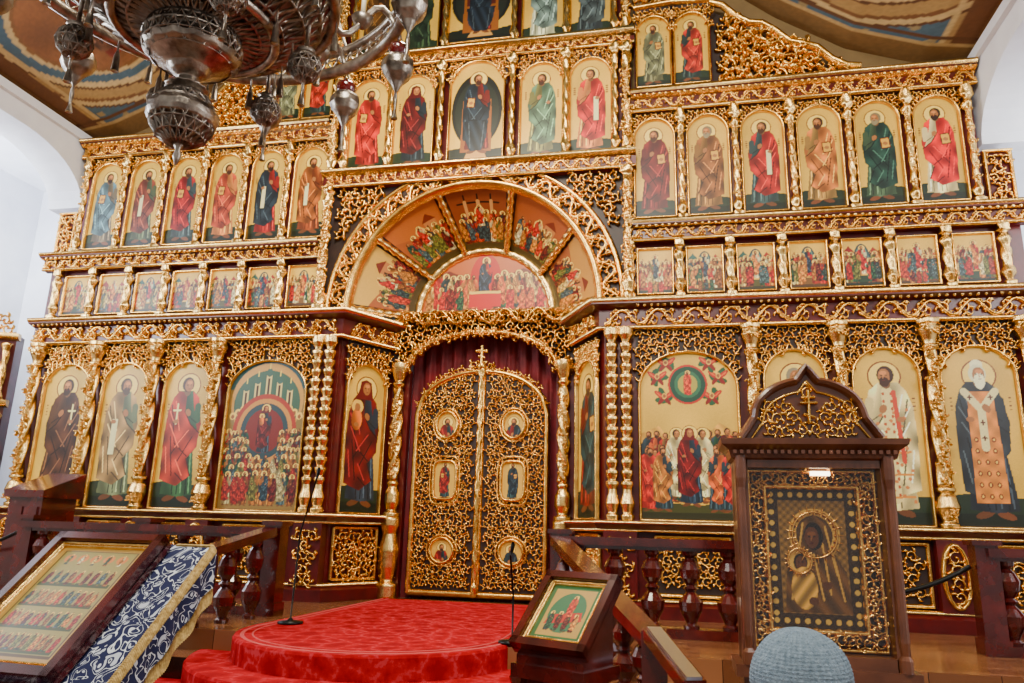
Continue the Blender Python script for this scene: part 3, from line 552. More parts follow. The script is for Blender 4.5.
# ================================================================ ROYAL DOORS
door=empty('royal_doors'); g=MB(); d=MB(); p=MB(); DY=.80
TZ=2.42
topf=lambda x:TZ+.56*math.sqrt(max(0,1-(x/.86)**2))
for s in (-1,1):
    xs=np.linspace(.012,.85,15); lo=np.stack([s*xs,np.full(15,Fz+.05)],1); hi=np.array([(s*x,topf(x)-.02) for x in xs])
    for yy in (DY,DY+.04):
        V=np.concatenate([MF(yy)(lo[:,0],0*lo[:,0],lo[:,1]),MF(yy)(hi[:,0],0*lo[:,0],hi[:,1])]); d.add(V,grid_q(2,15))
    Md=MF(DY-.0)
    out=np.array([(s*.02,Fz+.07),(s*.02,1.5),(s*.02,2.94)]+[(s*x,topf(x)) for x in np.linspace(.05,.86,14)]+[(s*.86,1.6),(s*.86,Fz+.07)])
    stroke(g,out[:3],.035,.05,Md); stroke(g,out[3:],.04,.06,Md); stroke(g,[(s*.02,Fz+.08),(s*.4,Fz+.08),(s*.86,Fz+.08)],.04,.05,Md)
    cx=s*.44
    med=[(2.28,.14,.17,'o'),(1.58,.15,.24,'r'),(.72,.15,.15,'o')]
    def ins(x,z):
        if not(.07<abs(x)<.82 and Fz+.12<z<topf(x)-.06): return False
        for mz,rx,rz,_ in med:
            if ((x-cx)/(rx+.07))**2+((z-mz)/(rz+.07))**2<1: return False
        return True
    fill(g,ins,(min(s*.03,s*.85),max(s*.03,s*.85),Fz+.05,3.1),.056,Md,.045,leaves=5)
    for mz,rx,rz,kk in med:
        t=np.linspace(0,2*pi,25); e=.45 if kk=='r' else 1
        Px=np.sign(np.cos(t))*abs(np.cos(t))**e*rx; Pz=np.sign(np.sin(t))*abs(np.sin(t))**e*rz
        stroke(g,np.stack([cx+Px,mz+Pz],1),.026,.06,Md,.01); stroke(g,np.stack([cx+Px*1.3,mz+Pz*1.25],1),.016,.05,Md)
        cc=Cv(2*rx,2*rz,.006,(.86,.70,.34)); rb=random.choice([(.18,.27,.32),(.55,.12,.09)]); ck=(.55,.14,.10) if s<0 else (.16,.22,.29)
        if kk!='r': saint(cc,rx,-rz*2.6,rz*4.2,rb,ck,s=-s,feet=False)
        else: saint(cc,rx,rz*.04,rz*1.9,rb,ck,s=-s)
        m=np.stack([np.clip(cc.X-rx,-1,1),cc.Z-rz],-1); nrm=np.maximum(1,np.sqrt((m[...,0]/rx)**2+(m[...,1]/rz)**2)) if kk=='o' else np.ones(cc.X.shape)
        V=np.stack([cx+m[...,0]/nrm,DY-.025+0*nrm,mz+m[...,1]/nrm],-1); p.add(V,grid_q(cc.nz,cc.nx),col=grade(cc.C))
        for k in range(12):
            a=k*2*pi/12; spiral(g,cx+(rx+.05)*math.cos(a)*1.05,mz+(rz+.05)*math.sin(a)*1.05,.038,a,s,Md,.05,leaves=3,N=7)
    for x in np.linspace(.1,.84,10): spiral(g,s*x,topf(x)+.03,.055,x*9,s,Md,.05,leaves=4,N=8)
lathe(g,0,DY-.05,[(Fz+.05,.04),(.3,.04),(.35,.025),(.6,.035),(1.0,.025),(1.4,.04),(1.8,.025),(2.2,.035),(2.7,.025),(2.9,.04),(3.0,.05),(3.04,.02)],12,3,.25,30)
lathe(g,0,DY-.05,[(2.98,.03),(3.03,.07),(3.08,.05),(3.12,.02)],12)
for q in ([(0,3.04),(0,3.18),(0,3.31)],[(-.08,3.24),(0,3.24),(.08,3.24)],[(-.045,3.17),(0,3.16),(.045,3.145)]): stroke(g,q,.022,.035,MF(DY-.07))
for q in (-.1,.1): spiral(g,q,3.05,.07,q*20,1 if q>0 else -1,MF(DY-.03),.05)
g.obj('pierced_scrollwork',GOLD,door); d.obj('door_leaves',DARK,door,False); p.obj('door_medallions',ICON,door,False)
# ================================================================ SHELL
def simple(name,m,fn,parent=None,smooth=False):
    b=MB(); fn(b); return b.obj(name,m,parent,smooth)
NZ=-.72
simple('floor',PARQ,lambda b:box(b,-9,9,-14,-2.5,NZ-.1,NZ))
simple('floor_solea',PARQ,lambda b:box(b,-9,9,-2.55,1.6,NZ,Fz-.001))
def steps(b):
    for k,(z,e) in enumerate(((Fz-.17,.33),(Fz-.34,.66),(Fz-.51,.99))): box(b,-9,9,-2.55-e,-2.54,NZ,z)
simple('floor_wooden_steps',PARQ,steps)
simple('wall_back',WHITE,lambda b:box(b,-9,9,1.5,1.7,Fz,10.5))
def upw(b):
    for s in (-1,1):
        a,c=sorted((s*1.9,s*5.95)); box(b,a,c,.22,.3,6.25,10.)
simple('wall_upper',mat('ochre_plaster',(.50,.40,.24),.8,ns=4,na=.2),upw)
simple('wall_left',WHITE,lambda b:box(b,-8.3,-8.1,-14,1.6,NZ,7))
simple('wall_right',WHITE,lambda b:box(b,8.1,8.3,-14,1.6,NZ,7))
for s,nm in ((-1,'trim_1'),(1,'trim_2')):
    a,c=sorted((s*5.9,s*6.45)); b=MB()
    prof=[(-9,6.42),(.3,6.42),(.3,5.35),(.05,5.35)]+[(.05-1.15*(1-math.cos(q)),5.35+.68*math.sin(q)) for q in np.linspace(0,pi/2,10)]+[(-9,6.03)]
    n=len(prof); V=[(a,y,z) for y,z in prof]+[(c,y,z) for y,z in prof]
    b.add(V,[(i,(i+1)%n,n+(i+1)%n,n+i) for i in range(n)],[tuple(range(n)),tuple(range(n,2*n))[::-1]])
    a2,c2=sorted((s*5.84,s*5.9)); box(b,a2,c2,-9,.2,6.30,6.42)
    b.obj(nm,WHITE,None,False)
    a,c=sorted((s*6.4,s*8.1)); simple('ceiling_aisle'+('_left' if s<0 else '_right'),WHITE,lambda b:box(b,a,c,-9,1.5,6.42,6.52))
# painted vault
cv=Cv(12.4,9.2,.03,(.66,.54,.33)); X=cv.X-6.2; Y=-cv.Z+.25
r_=np.abs(X); cv.C*=(1+.08*np.sin(X*2.3)*np.sin(Y*3.1))[...,None]
cv.f((r_>3.05)&(r_<3.12),(.34,.20,.10)); cv.f((r_>3.18)&(r_<3.24),(.78,.69,.48))
BL=(.28,.39,.46)
for yc in (-1.75,-5.2):
    D=np.hypot((r_-4.5)/1.0,(Y-yc))
    fld=(r_>3.35)&(r_<5.55)&(np.abs(Y-yc)<1.62)
    cv.f(fld,(.78,.69,.48)); cv.f((r_>3.42)&(r_<5.48)&(np.abs(Y-yc)<1.56),BL)
    k=np.sin((r_-4.5)*14+2*np.sin(Y*5))*np.sin((Y-yc)*14+2*np.sin(X*5)); cv.f((r_>3.42)&(r_<5.48)&(np.abs(Y-yc)<1.56)&(k>.72),(.60,.54,.38))
    for a,col in ((1.5,(.36,.23,.14)),(1.46,(.78,.69,.48)),(1.38,(.46,.31,.18)),(1.32,(.66,.54,.33)),(1.14,(.36,.23,.14)),(1.10,(.80,.71,.50)),(1.0,BL),(.86,(.78,.69,.48)),(.80,(.50,.34,.18))): cv.f(D<a,col)
    cv.f((D<.76),(.52,.34,.20),1+.15*np.sin(X*5+yc)*np.sin(Y*6))
    for xx in (10.7,1.7):
        saint(cv,xx,-(yc-.25)-.62,1.15,(.50,.18,.12),(.40,.26,.18),feet=False)
cv.f((r_>5.5)&(r_<5.56),(.78,.69,.48)); cv.f((r_>5.62)&(r_<5.84),(.42,.27,.15)); cv.f((r_>5.84)&(r_<6.3),(.52,.38,.21))
cv.f((Y>-.12),(.52,.38,.20)); cv.f((Y>-.30)&(Y<-.24),(.38,.24,.13)); cv.f((Y>-.18)&(Y<-.12),(.74,.62,.40))
cv.f((r_<3.0)&(np.abs(np.sin(Y*.95))>.35),(.56,.40,.22)); cv.f((r_<2.8)&(np.abs(np.sin(Y*.95))>.5),BL)
Zc=np.interp(r_,[0,1.5,3.0,3.8,4.6,5.4,6.2],[9.9,9.4,8.1,7.4,6.85,6.55,6.42])
vb=MB(); vb.add(np.stack([X,Y,Zc],-1),grid_q(cv.nz,cv.nx),col=np.clip(cv.C*(1+.10*(rng.rand(cv.nz,cv.nx,1)-.5)),0,1)); vb.obj('ceiling',FRES,None,True)
# ================================================================ CARPETED AMBON
amb=empty('carpeted_ambon'); b=MB()
def dshape(b,R,z0,z1,hw,yb):
    t=np.linspace(0,pi,33); pts=[(hw,yb)]+[(R*math.cos(a),-2.25-R*1.0*math.sin(a)) for a in t]+[(-hw,yb)]
    P=np.array(pts); n=len(P)
    V=np.concatenate([np.c_[P,np.full(n,z0)],np.c_[P,np.full(n,z1-.02)],np.c_[P*[.99,1]+[0,.01],np.full(n,z1)]])
    b.add(V,grid_q(3,n),[tuple(range(2*n,3*n))])
dshape(b,1.17,NZ,Fz+.012,1.1,.55); dshape(b,1.50,NZ,Fz-.158,1.5,-2.25); dshape(b,1.83,NZ,Fz-.328,1.83,-2.25); dshape(b,2.15,NZ,Fz-.498,2.15,-2.25)
b.obj('carpet_steps',CARP,amb,False)
b=MB(); t=np.linspace(0,pi,33)
for rr,w_ in ((1.10,.016),(1.02,.008)):
    P=[(rr*.97,.5)]+[(rr*math.cos(a),-2.25-rr*math.sin(a)) for a in t]+[(-rr*.97,.5)]
    stroke(b,P,w_,.004,lambda x,h,z:np.stack([x+0*h,z+0*h,Fz+.013+h],-1))
b.obj('carpet_border_stripe',mat('rose_wool',(.74,.26,.26),.95),amb)
# ================================================================ BALUSTRADES
BAL=[(0,.065),(.03,.07),(.05,.045),(.09,.06),(.16,.095),(.24,.105),(.30,.065),(.33,.04),(.36,.07),(.39,.04),(.45,.08),(.53,.095),(.60,.065),(.63,.04),(.66,.065),(.70,.07)]
def balustrade(name,P):
    e=empty(name); b=MB(); P=np.array(P,float)
    for i in range(len(P)-1):
        a,c=P[i],P[i+1]; L=np.linalg.norm(c-a); n=max(2,int(L/.29))
        for k in range(n):
            q=a+(c-a)*(k+.5)/n; lathe(b,q[0],q[1],[(q[2]+.08+z*.92,r*1.0) for z,r in BAL],16)
        dirv=(c-a)/L; nn=np.array([-dirv[1],dirv[0],0]); nn/=np.linalg.norm(nn)
        for z0,z1,w in ((.0,.08,.09),(.72,.75,.08),(.75,.82,.12)):
            V=[(pt+nn*sg*w+np.array([0,0,zz])) for pt in (a,c) for zz in (z0,z1) for sg in (-1,1)]
            b.add(V,[(0,1,3,2),(4,6,7,5),(0,4,5,1),(2,3,7,6),(0,2,6,4),(1,5,7,3)])
    for q in P:
        box(b,q[0]-.085,q[0]+.085,q[1]-.085,q[1]+.085,q[2],q[2]+.84); box(b,q[0]-.11,q[0]+.11,q[1]-.11,q[1]+.11,q[2]+.84,q[2]+.88); box(b,q[0]-.10,q[0]+.10,q[1]-.10,q[1]+.10,q[2],q[2]+.12)
    b.obj('turned_woodwork',WOODR,e,False); return e
balustrade('balustrade',[(-4.3,-1.5,Fz),(-2.9,-1.5,Fz),(-1.45,-1.5,Fz)])
balustrade('balustrade',[(1.38,-1.5,Fz),(3.0,-1.5,Fz)])
balustrade('balustrade',[(4.85,-1.5,Fz),(6.6,-1.5,Fz)])
def handrail(name,P,plate=None):
    e=empty(name); b=MB(); P=np.array(P,float)
    def beam(b,a,c,w,z0,z1):
        dv=(c-a)/np.linalg.norm(c-a); nn=np.array([-dv[1],dv[0],0]); nn/=np.linalg.norm(nn)
        V=[(pt+nn*sg*w+np.array([0,0,zz])) for pt in (a,c) for zz in (z0,z1) for sg in (-1,1)]
        b.add(V,[(0,1,3,2),(4,6,7,5),(0,4,5,1),(2,3,7,6),(0,2,6,4),(1,5,7,3)])
    for a,c in zip(P[:-1],P[1:]):
        beam(b,a,c,.085,-.08,0); L=np.linalg.norm((c-a)[:2])
        n=max(2,int(L/.30))
        for k in range(n):
            q=a+(c-a)*(k+.5)/n; st=NZ if q[1]<-3.5 else (Fz if q[1]>-2.55 else Fz-.17*math.ceil((-2.55-q[1])/.33)); hh=q[2]-.07-st
            lathe(b,q[0],q[1],[(st+z/.7*hh,r*.9) for z,r in BAL],14)
    q=P[-1]; box(b,q[0]-.08,q[0]+.08,q[1]-.08,q[1]+.08,NZ,q[2]+.03)
    b.obj('rail_and_balusters',WOODR,e,False)
    if plate:
        b=MB(); beam(b,np.array(plate[0]),np.array(plate[1]),.045,0,.018); b.obj('steel_rail_plate',STEEL,e,False)
        b=MB(); beam(b,np.array(plate[0]),np.array(plate[1]),.07,-.07,0); q=plate[1]; box(b,q[0]-.05,q[0]+.05,q[1]-.05,q[1]+.05,NZ,q[2]-.01); b.obj('lower_rail',WOODR,e,False)
handrail('stair_railing',[(-1.45,-1.63,.95),(-1.62,-2.7,.72),(-1.9,-3.5,.25)])
handrail('stair_railing',[(1.38,-1.63,.95),(2.24,-3.25,.36)],plate=[(2.24,-3.33,.40),(2.47,-3.95,.22)])
for P in ([(3.12,.86),(3.9,.55),(4.74,.78)],[(-6.3,.8),(-5.4,.6),(-4.42,.8)]):
    b=MB(); x=np.linspace(P[0][0],P[2][0],20); u=np.linspace(-1,1,20); z=P[1][1]+.25*u*u; tube(b,np.stack([x,np.full(20,-1.5),z],1),.02,8); b.obj('barrier_rope',BLACK)
# ================================================================ LECTERNS
def lectern(name,cx,cy,ztop,w,l,tilt,yaw,paint,cloth=False,frame=WOODR,cw=0.22):
    e=empty(name,(cx,cy,0)); e.rotation_euler=(0,0,yaw)
    ct,st=math.cos(tilt),math.sin(tilt)
    def MS(x,h,z):
        return np.stack([x+0*h,-(l-z)*ct-h*st+0*x,ztop-(l-z)*st+h*ct+0*x],-1)
    def slab(b,x0,x1,z0,z1,h0,h1):
        v=[MS(np.array(x),np.array(h),np.array(z)) for h in (h0,h1) for z in (z0,z1) for x in (x0,x1)]; b.add(v,[(0,2,3,1),(4,5,7,6),(0,1,5,4),(2,6,7,3),(0,4,6,2),(1,3,7,5)])
    hw=w/2
    b=MB()
    for (x0,x1,z0,z1) in ((-hw,-hw+.045,0,l),(hw-.045,hw,0,l),(-hw,hw,0,.045),(-hw,hw,l-.045,l)): slab(b,x0,x1,z0,z1,.0,.055)
    slab(b,-hw,hw,0,l,-.03,.012)
    zb=ztop-l*st
    box(b,-hw*.8,hw*.8,-l*ct*.95,-.06,NZ+.08,zb-.06); box(b,-hw*.9,hw*.9,-l*ct,-.02,NZ,NZ+.09); box(b,-hw*.98,hw*.98,-l*ct*1.05,-.02,zb-.14,zb-.07)
    for x0,x1 in ((-hw*.7,-.02),(.02,hw*.7)): box(b,x0,x1,-l*ct*.95-.012,-l*ct*.95,NZ+.2,zb-.22)
    v=[(-hw*.9,-l*ct*.98,zb-.07),(hw*.9,-l*ct*.98,zb-.07),(hw*.9,-.06,zb-.07),(-hw*.9,-.06,zb-.07),(-hw*.9,-l*ct*.98,zb-.03),(hw*.9,-l*ct*.98,zb-.03),(hw*.9,-.06,ztop-.08),(-hw*.9,-.06,ztop-.08)]
    b.add(v,[(0,3,2,1),(4,5,6,7),(0,1,5,4),(1,2,6,5),(2,3,7,6),(3,0,4,7)])
    for sx in (-1,1): lathe(b,sx*hw*.85,-l*ct*.97,[(NZ+.09,.04),(NZ+.2,.05),(NZ+.5,.028),(NZ+.7,.045),(zb-.2,.03),(zb-.14,.05)],10)
    b.obj('desk_and_frame',frame,e,False)
    gb=MB()
    for i,wd in ((.052,.009),(.074,.004)):
        for q in ([(-hw+i,i),(0,i),(hw-i,i)],[(-hw+i,l-i),(0,l-i),(hw-i,l-i)],[(-hw+i,i),(-hw+i,l/2),(-hw+i,l-i)],[(hw-i,i),(hw-i,l/2),(hw-i,l-i)]): stroke(gb,q,wd,.02,MS,.012)
    gb.obj('gilt_inner_frame',GOLD2,e)
    pb=MB(); panel(pb,-hw+.045,hw-.045,.045,l-.045,MS,paint,.014,.004); pb.obj('icon_painting',ICON,e,False)
    if cloth:
        c_=MB(); X0=-hw-.05; X1=hw+cw
        xs=np.concatenate([np.linspace(X0,X1,20),np.full(10,X1+.02)]); dh=np.concatenate([np.full(20,-.045),-.05-np.linspace(0,.22,10)])
        zs=np.linspace(-.06,l+.03,14)
        V=np.array([[MS(np.array(x),np.array(-.045),np.array(z))+np.array([.012*math.sin(z*30) if d_<-.06 else 0,0,d_+.045]) for x,d_ in zip(xs,dh)] for z in zs]); c_.add(V,grid_q(14,30))
        V=np.array([[MS(np.array(x),np.array(-.045),np.array(-.06))+np.array([0,-.012*math.sin(x*25),-k*.12]) for x in np.linspace(X0,X1,30)] for k in range(6)]); c_.add(V,grid_q(6,30))
        c_.obj('brocade_cloth',BROC,e)
        f_=MB()
        for z in np.linspace(-.05,l+.02,90):
            p0=MS(np.array(X1+.02),np.array(-.045),np.array(z))+np.array([.012*math.sin(z*30),0,-.20]); tube(f_,np.array([p0,p0+[.004,0,-.03],p0+[.002,0,-.075]]),[.006,.007,.004],5)
        for z in np.linspace(-.03,l+.02,90):
            p0=MS(np.array(X1-.004),np.array(-.040),np.array(z)); tube(f_,np.array([p0,p0+[.015,0,.004],p0+[.034,0,-.02],p0+[.034,0,-.04]]),.005,5)
        for x in np.linspace(hw+.01,X1,34):
            p0=MS(np.array(x),np.array(-.04),np.array(l+.02)); tube(f_,np.array([p0,p0+[0,.01,.006],p0+[0,.03,-.03]]),.006,5)
        f_.obj('cloth_fringe',FRING,e)
        b2=MB(); slab(b2,X0+.02,X1,0,l,-.09,-.05); b2.obj('desk_top',frame,e,False)
    return e
def rows(c):
    W,H=c.W,c.H; r=random.Random(4); c.C[:]=(.72,.58,.34)
    c.f(c.rect(W*.10,W*.90,H*.08,H*.93),(.40,.30,.18)); c.f(c.rect(W*.12,W*.88,H*.10,H*.92),(.66,.60,.38))
    for k,n in enumerate((12,11,11,9)):
        z=H*(.12+.17*k); c.f(c.rect(W*.13,W*.87,z-.01,z+.012),(.30,.34,.20)); crowd(c,W*.14,W*.86,z,H*.13,n,r,1,True,[p for p in PAL if sum(p)<1.7])
    for k in range(5):
        c.f(c.ell(W*(.22+.14*k),H*.86,W*.055,H*.035),(.85,.54,.26)); saint(c,W*(.22+.14*k),H*.80,H*.1,r.choice(PAL),r.choice(PAL),att='',feet=False)
    border(c,.02,(.5,.38,.2))
def smallic(c):
    W,H=c.W,c.H; c.C[:]=(.50,.56,.38); c.f(c.rect(W*.06,W*.94,H*.06,H*.94),(.20,.42,.26)); c.f(c.rect(W*.15,W*.85,H*.13,H*.87),(.74,.60,.34)); c.f(c.ell(W*.5,H*.5,W*.30,H*.32),(.26,.46,.36))
    r=random.Random(8); c.f(c.poly([(W*.2,H*.3),(W*.8,H*.38),(W*.75,H*.52),(W*.25,H*.45)]),(.75,.20,.12)); crowd(c,W*.22,W*.78,H*.2,H*.3,4,r,1); saint(c,W*.55,H*.42,H*.36,(.80,.38,.18),(.75,.22,.12),att='',feet=False)
lectern('icon_lectern',-.50,-4.92,.885,.66,.84,math.radians(43),math.radians(-3),rows,cloth=True)
lectern('icon_lectern',1.87,-3.95,.73,.48,.52,math.radians(45),math.radians(-26),smallic)
# ================================================================ KIOT
kt=empty('icon_shrine',(3.115,-4.2,0)); w=MB(); g=MB(); p=MB()
box(w,-.44,.44,-.02,.30,NZ,NZ+.16); box(w,-.40,.40,.02,.28,NZ+.16,.30); box(w,-.44,.44,-.03,.30,.30,.36)
box(w,-.40,.40,.16,.28,.36,1.42)
for s in (-1,1):
    a,c=sorted((s*.335,s*.40)); box(w,a,c,.0,.2,.36,1.42); lathe(w,s*.372,-.012,[(.36,.032),(.42,.032),(.44,.018),(.5,.026),(1.25,.022),(1.3,.03),(1.36,.032),(1.42,.03)],10)
box(w,-.34,.34,.0,.2,.36,.42); box(w,-.34,.34,.0,.2,1.36,1.42)
extr(w,[(-.40,.28),(-.40,0),(.40,0),(.40,.28)],[(0,1.40),(.02,1.41),(.03,1.45),(.07,1.48),(.075,1.51),(0,1.52)])
for x in np.arange(-.41,.42,.035): box(w,x,x+.018,-.055,-.02,1.43,1.45)
def ped(x):
    u=abs(x)/.36
    return 1.52+ (.12 if u>.78 else .12+.20*math.sqrt(max(0,1-(u/.78)**2))) + (.075*max(0,1-u/.16) if u<.16 else 0) - (.12*max(0,(u-.78)/.22) if u>.78 else 0)
xs=np.linspace(-.36,.36,61); top=np.array([ped(x) for x in xs])
for yy in (.02,.14):
    V=np.concatenate([np.c_[xs,np.full(61,yy),np.full(61,1.51)],np.c_[xs,np.full(61,yy),top]]); w.add(V,grid_q(2,61))
V=np.concatenate([np.c_[xs,np.full(61,.02),top],np.c_[xs,np.full(61,.14),top]]); w.add(V,grid_q(2,61))
stroke(w,np.c_[xs,top],.024,.05,MF(.02)); stroke(g,np.c_[xs*.84,1.52+(top-1.52)*.80],.008,.02,MF(.02))
Mk=MF(.02); fill(g,lambda x,z:z<1.52+(ped(x)-1.52)*.74 and z>1.55 and abs(x)<.27 and math.hypot(x,(z-1.68)*.7)>.045,(-.3,.3,1.52,1.95),.042,Mk,.02)
for q in ([(0,1.60),(0,1.70),(0,1.78)],[(-.035,1.74),(0,1.74),(.035,1.74)],[(-.045,1.71),(0,1.71),(.045,1.71)],[(-.03,1.65),(0,1.64),(.03,1.63)]): stroke(g,q,.009,.03,MF(0.0))
for i,wd in ((.0,.014),(-.085,.014)):
    xx=.325+i; zb_=.435-i; zt_=1.35+i
    for q in ([(-xx,zb_),(0,zb_),(xx,zb_)],[(-xx,zt_),(0,zt_),(xx,zt_)],[(-xx,zb_),(-xx,.9),(-xx,zt_)],[(xx,zb_),(xx,.9),(xx,zt_)]): stroke(g,q,wd,.03,MF(.13))
for x in (-.283,.283):
    for k,z in enumerate(np.arange(.47,1.33,.042)): spiral(g,x+.012*(-1)**k,z,.04,k*1.7,(-1)**k,MF(.14),.05,leaves=5,N=8)
for z in (.478,1.308):
    for k,x in enumerate(np.arange(-.23,.24,.042)): spiral(g,x,z,.038,k*1.7,(-1)**k,MF(.14),.05,leaves=5,N=8)
def riza(c):
    W,H=c.W,c.H; k=1+.22*np.sin(c.X*150)*np.sin(c.Z*150)
    c.f(c.Z>-1,(.26,.17,.08),k); c.f(c.rect(W*.13,W*.87,H*.10,H*.91),(.56,.42,.21),k)
    for x in np.arange(.06,1,.11):
        for z in (.05,.95): c.f(c.ell(W*x,H*z,.014),(.88,.72,.38))
    for z in np.arange(.1,.95,.08):
        for x in (.06,.94): c.f(c.ell(W*x,H*z,.014),(.88,.72,.38))
    c.f(c.ell(W*.52,H*.66,W*.28,H*.19),(.88,.70,.36))
    for a in np.arange(0,2*pi,.35): c.f(c.ell(W*.52+W*.24*math.cos(a),H*.66+H*.165*math.sin(a),.012),(.45,.14,.10))
    c.f(c.ell(W*.52,H*.66,W*.20,H*.14),(.36,.24,.12))
    c.f(c.poly([(W*.16,H*.11),(W*.20,H*.40),(W*.34,H*.56),(W*.38,H*.74),(W*.52,H*.81),(W*.66,H*.73),(W*.70,H*.55),(W*.84,H*.40),(W*.88,H*.11)]),(.44,.30,.14),1+.22*np.sin(c.X*60+c.Z*40))
    for a,b,e_,f_ in ((.40,.74,.30,.40),(.64,.72,.74,.38),(.34,.55,.24,.20),(.70,.55,.80,.2),(.5,.52,.58,.2),(.60,.60,.66,.24)): c.f(c.ln((W*a,H*b),(W*e_,H*f_),.010),(.84,.66,.34))
    c.f(c.ell(W*.51,H*.65,W*.105,H*.10),(.12,.07,.04)); c.f(c.ell(W*.49,H*.64,W*.078,H*.078),(.42,.24,.13)); c.f(c.ell(W*.49,H*.665,W*.045,H*.02),(.56,.35,.19))
    for a in (.465,.515): c.f(c.ell(W*a,H*.65,.007,.004),(.06,.03,.02))
    c.f(c.ln((W*.49,H*.65),(W*.485,H*.62),.005),(.62,.42,.24)); c.f(c.ln((W*.475,H*.60),(W*.50,H*.60),.005),(.3,.08,.05))
    c.f(c.ell(W*.34,H*.47,W*.13,H*.09),(.90,.72,.38)); c.f(c.ell(W*.35,H*.46,W*.075,H*.062),(.12,.07,.04)); c.f(c.ell(W*.355,H*.455,W*.060,H*.052),(.44,.26,.14))
    for a in (.335,.375): c.f(c.ell(W*a,H*.462,.005,.003),(.06,.03,.02))
    c.f(c.ell(W*.38,H*.28,W*.14,H*.15),(.80,.62,.30),1+.25*np.sin(c.X*80-c.Z*60)); c.f(c.ell(W*.62,H*.30,W*.055,H*.03,.6),(.42,.25,.13)); c.f(c.ell(W*.47,H*.19,W*.055,H*.028),(.42,.25,.13))
RIZA=mat('gilt_riza',(1,1,1),.32,.3,vcol=True); panel(p,-.235,.235,.53,1.26,MF(.145),riza,0,.004)
for (hx,hz,hr) in ((.01,1.012,.115),(-.075,.873,.062)):
    t=np.linspace(0,2*pi,30); stroke(g,np.stack([hx+hr*np.cos(t),hz+hr*1.05*np.sin(t)],1),.007,.018,MF(.145))
    for a in np.arange(0,2*pi,.3): stroke(g,[(hx+hr*.85*math.cos(a),hz+hr*.9*math.sin(a)),(hx+hr*1.15*math.cos(a),hz+hr*1.2*math.sin(a)),(hx+hr*1.3*math.cos(a),hz+hr*1.35*math.sin(a))],[.006,.005,.002],.012,MF(.145))
w.obj('carved_cabinet',WOODB,kt,False); g.obj('gilt_vine_frame',GOLD,kt); p.obj('icon_cover',RIZA,kt,False)
b=MB(); box(b,.0,.10,.075,.095,1.325,1.348); b.obj('reflection_glow_bar',mat('reflection_glow',(1,.93,.8),.5,emis=9),kt,False)  # added glowing bar, stands in for a bright window reflection in the glass
gm=bpy.data.materials.new('display_glass'); gm.use_nodes=True; nt=gm.node_tree; nt.nodes.clear(); o_=nt.nodes.new('ShaderNodeOutputMaterial'); tr=nt.nodes.new('ShaderNodeBsdfTransparent'); gl=nt.nodes.new('ShaderNodeBsdfGlossy'); gl.inputs['Roughness'].default_value=.02; mxs=nt.nodes.new('ShaderNodeMixShader'); mxs.inputs[0].default_value=.025
nt.links.new(tr.outputs[0],mxs.inputs[1]); nt.links.new(gl.outputs[0],mxs.inputs[2]); nt.links.new(mxs.outputs[0],o_.inputs[0])
b=MB(); box(b,-.335,.335,.05,.056,.42,1.36); b.obj('glass_pane',gm,kt,False)
# ================================================================ CHANDELIER
ch=empty('chandelier',(-.13,-5.36,0)); sol=MB()
def wirelathe(prof,seg,th,nm,ox=0,oy=0):
    b=MB(); prof=np.array(prof); t=np.linspace(0,2*pi,seg,endpoint=False); V=[]
    for i,(z,r) in enumerate(prof):
        a=t+(pi/seg if i%2 else 0); V.append(np.stack([ox+r*np.cos(a),oy+r*np.sin(a),np.full(seg,z)],-1))
    V=np.concatenate(V); fs=[]
    for i in range(len(prof)-1):
        for j in range(seg):
            a=i*seg+j; a2=i*seg+(j+1)%seg; c_=(i+1)*seg+j; c2=(i+1)*seg+(j+1)%seg
            if i%2==0: fs+= [(a,a2,c_),(a2,c2,c_)]
            else: fs+=[(a,a2,c2),(a,c2,c_)]
    b.add(V,None,fs); o=b.obj(nm,SILV,ch,True); m=o.modifiers.new('w','WIREFRAME'); m.thickness=th; m.use_even_offset=False; return o
sph=lambda zc,r,n:[(zc+r*math.cos(a),r*math.sin(a)+.002) for a in np.linspace(pi,0,n)]
wirelathe(sph(3.08,.16,9),18,.024,'pierced_ball'); lathe(sol,0,0,sph(3.08,.115,9),16)
lathe(sol,0,0,[(2.80,.004),(2.85,.022),(2.89,.012),(2.92,.03),(2.95,.05)],12)
lathe(sol,0,0,[(3.04,.165),(3.07,.178),(3.10,.178),(3.13,.165)],24,12,.03)
lathe(sol,0,0,[(3.22,.05),(3.25,.11),(3.27,.06),(3.31,.05),(3.34,.09),(3.37,.11),(3.40,.17),(3.43,.23),(3.46,.245),(3.49,.23),(3.50,.17)],28,14,.035)
wirelathe([(3.42,.20),(3.47,.245),(3.52,.25),(3.57,.235),(3.62,.18)],28,.022,'pierced_collar')
lathe(sol,0,0,[(3.5,.15),(3.58,.14),(3.62,.26),(3.66,.16),(3.9,.08)],24,12,.04)
wirelathe([(3.60,.22),(3.61,.34),(3.65,.46),(3.71,.57),(3.79,.65),(3.88,.70),(3.98,.73),(4.08,.72)],44,.034,'pierced_bowl')
lathe(sol,0,0,[(3.68,.12),(3.72,.36),(3.80,.54),(3.9,.62),(4.02,.62)],36,18,.02)
for R,z,r in ((.73,3.86,.03),(.72,4.02,.04),(.74,4.12,.03),(1.14,4.05,.04),(1.14,4.20,.03),(.42,3.62,.028)):
    t=np.linspace(0,2*pi,49); tube(sol,np.stack([R*np.cos(t),R*np.sin(t),z+0*t],1),r,8)
wirelathe([(4.04,1.13),(4.09,1.15),(4.15,1.14),(4.20,1.14)],72,.02,'pierced_outer_band')
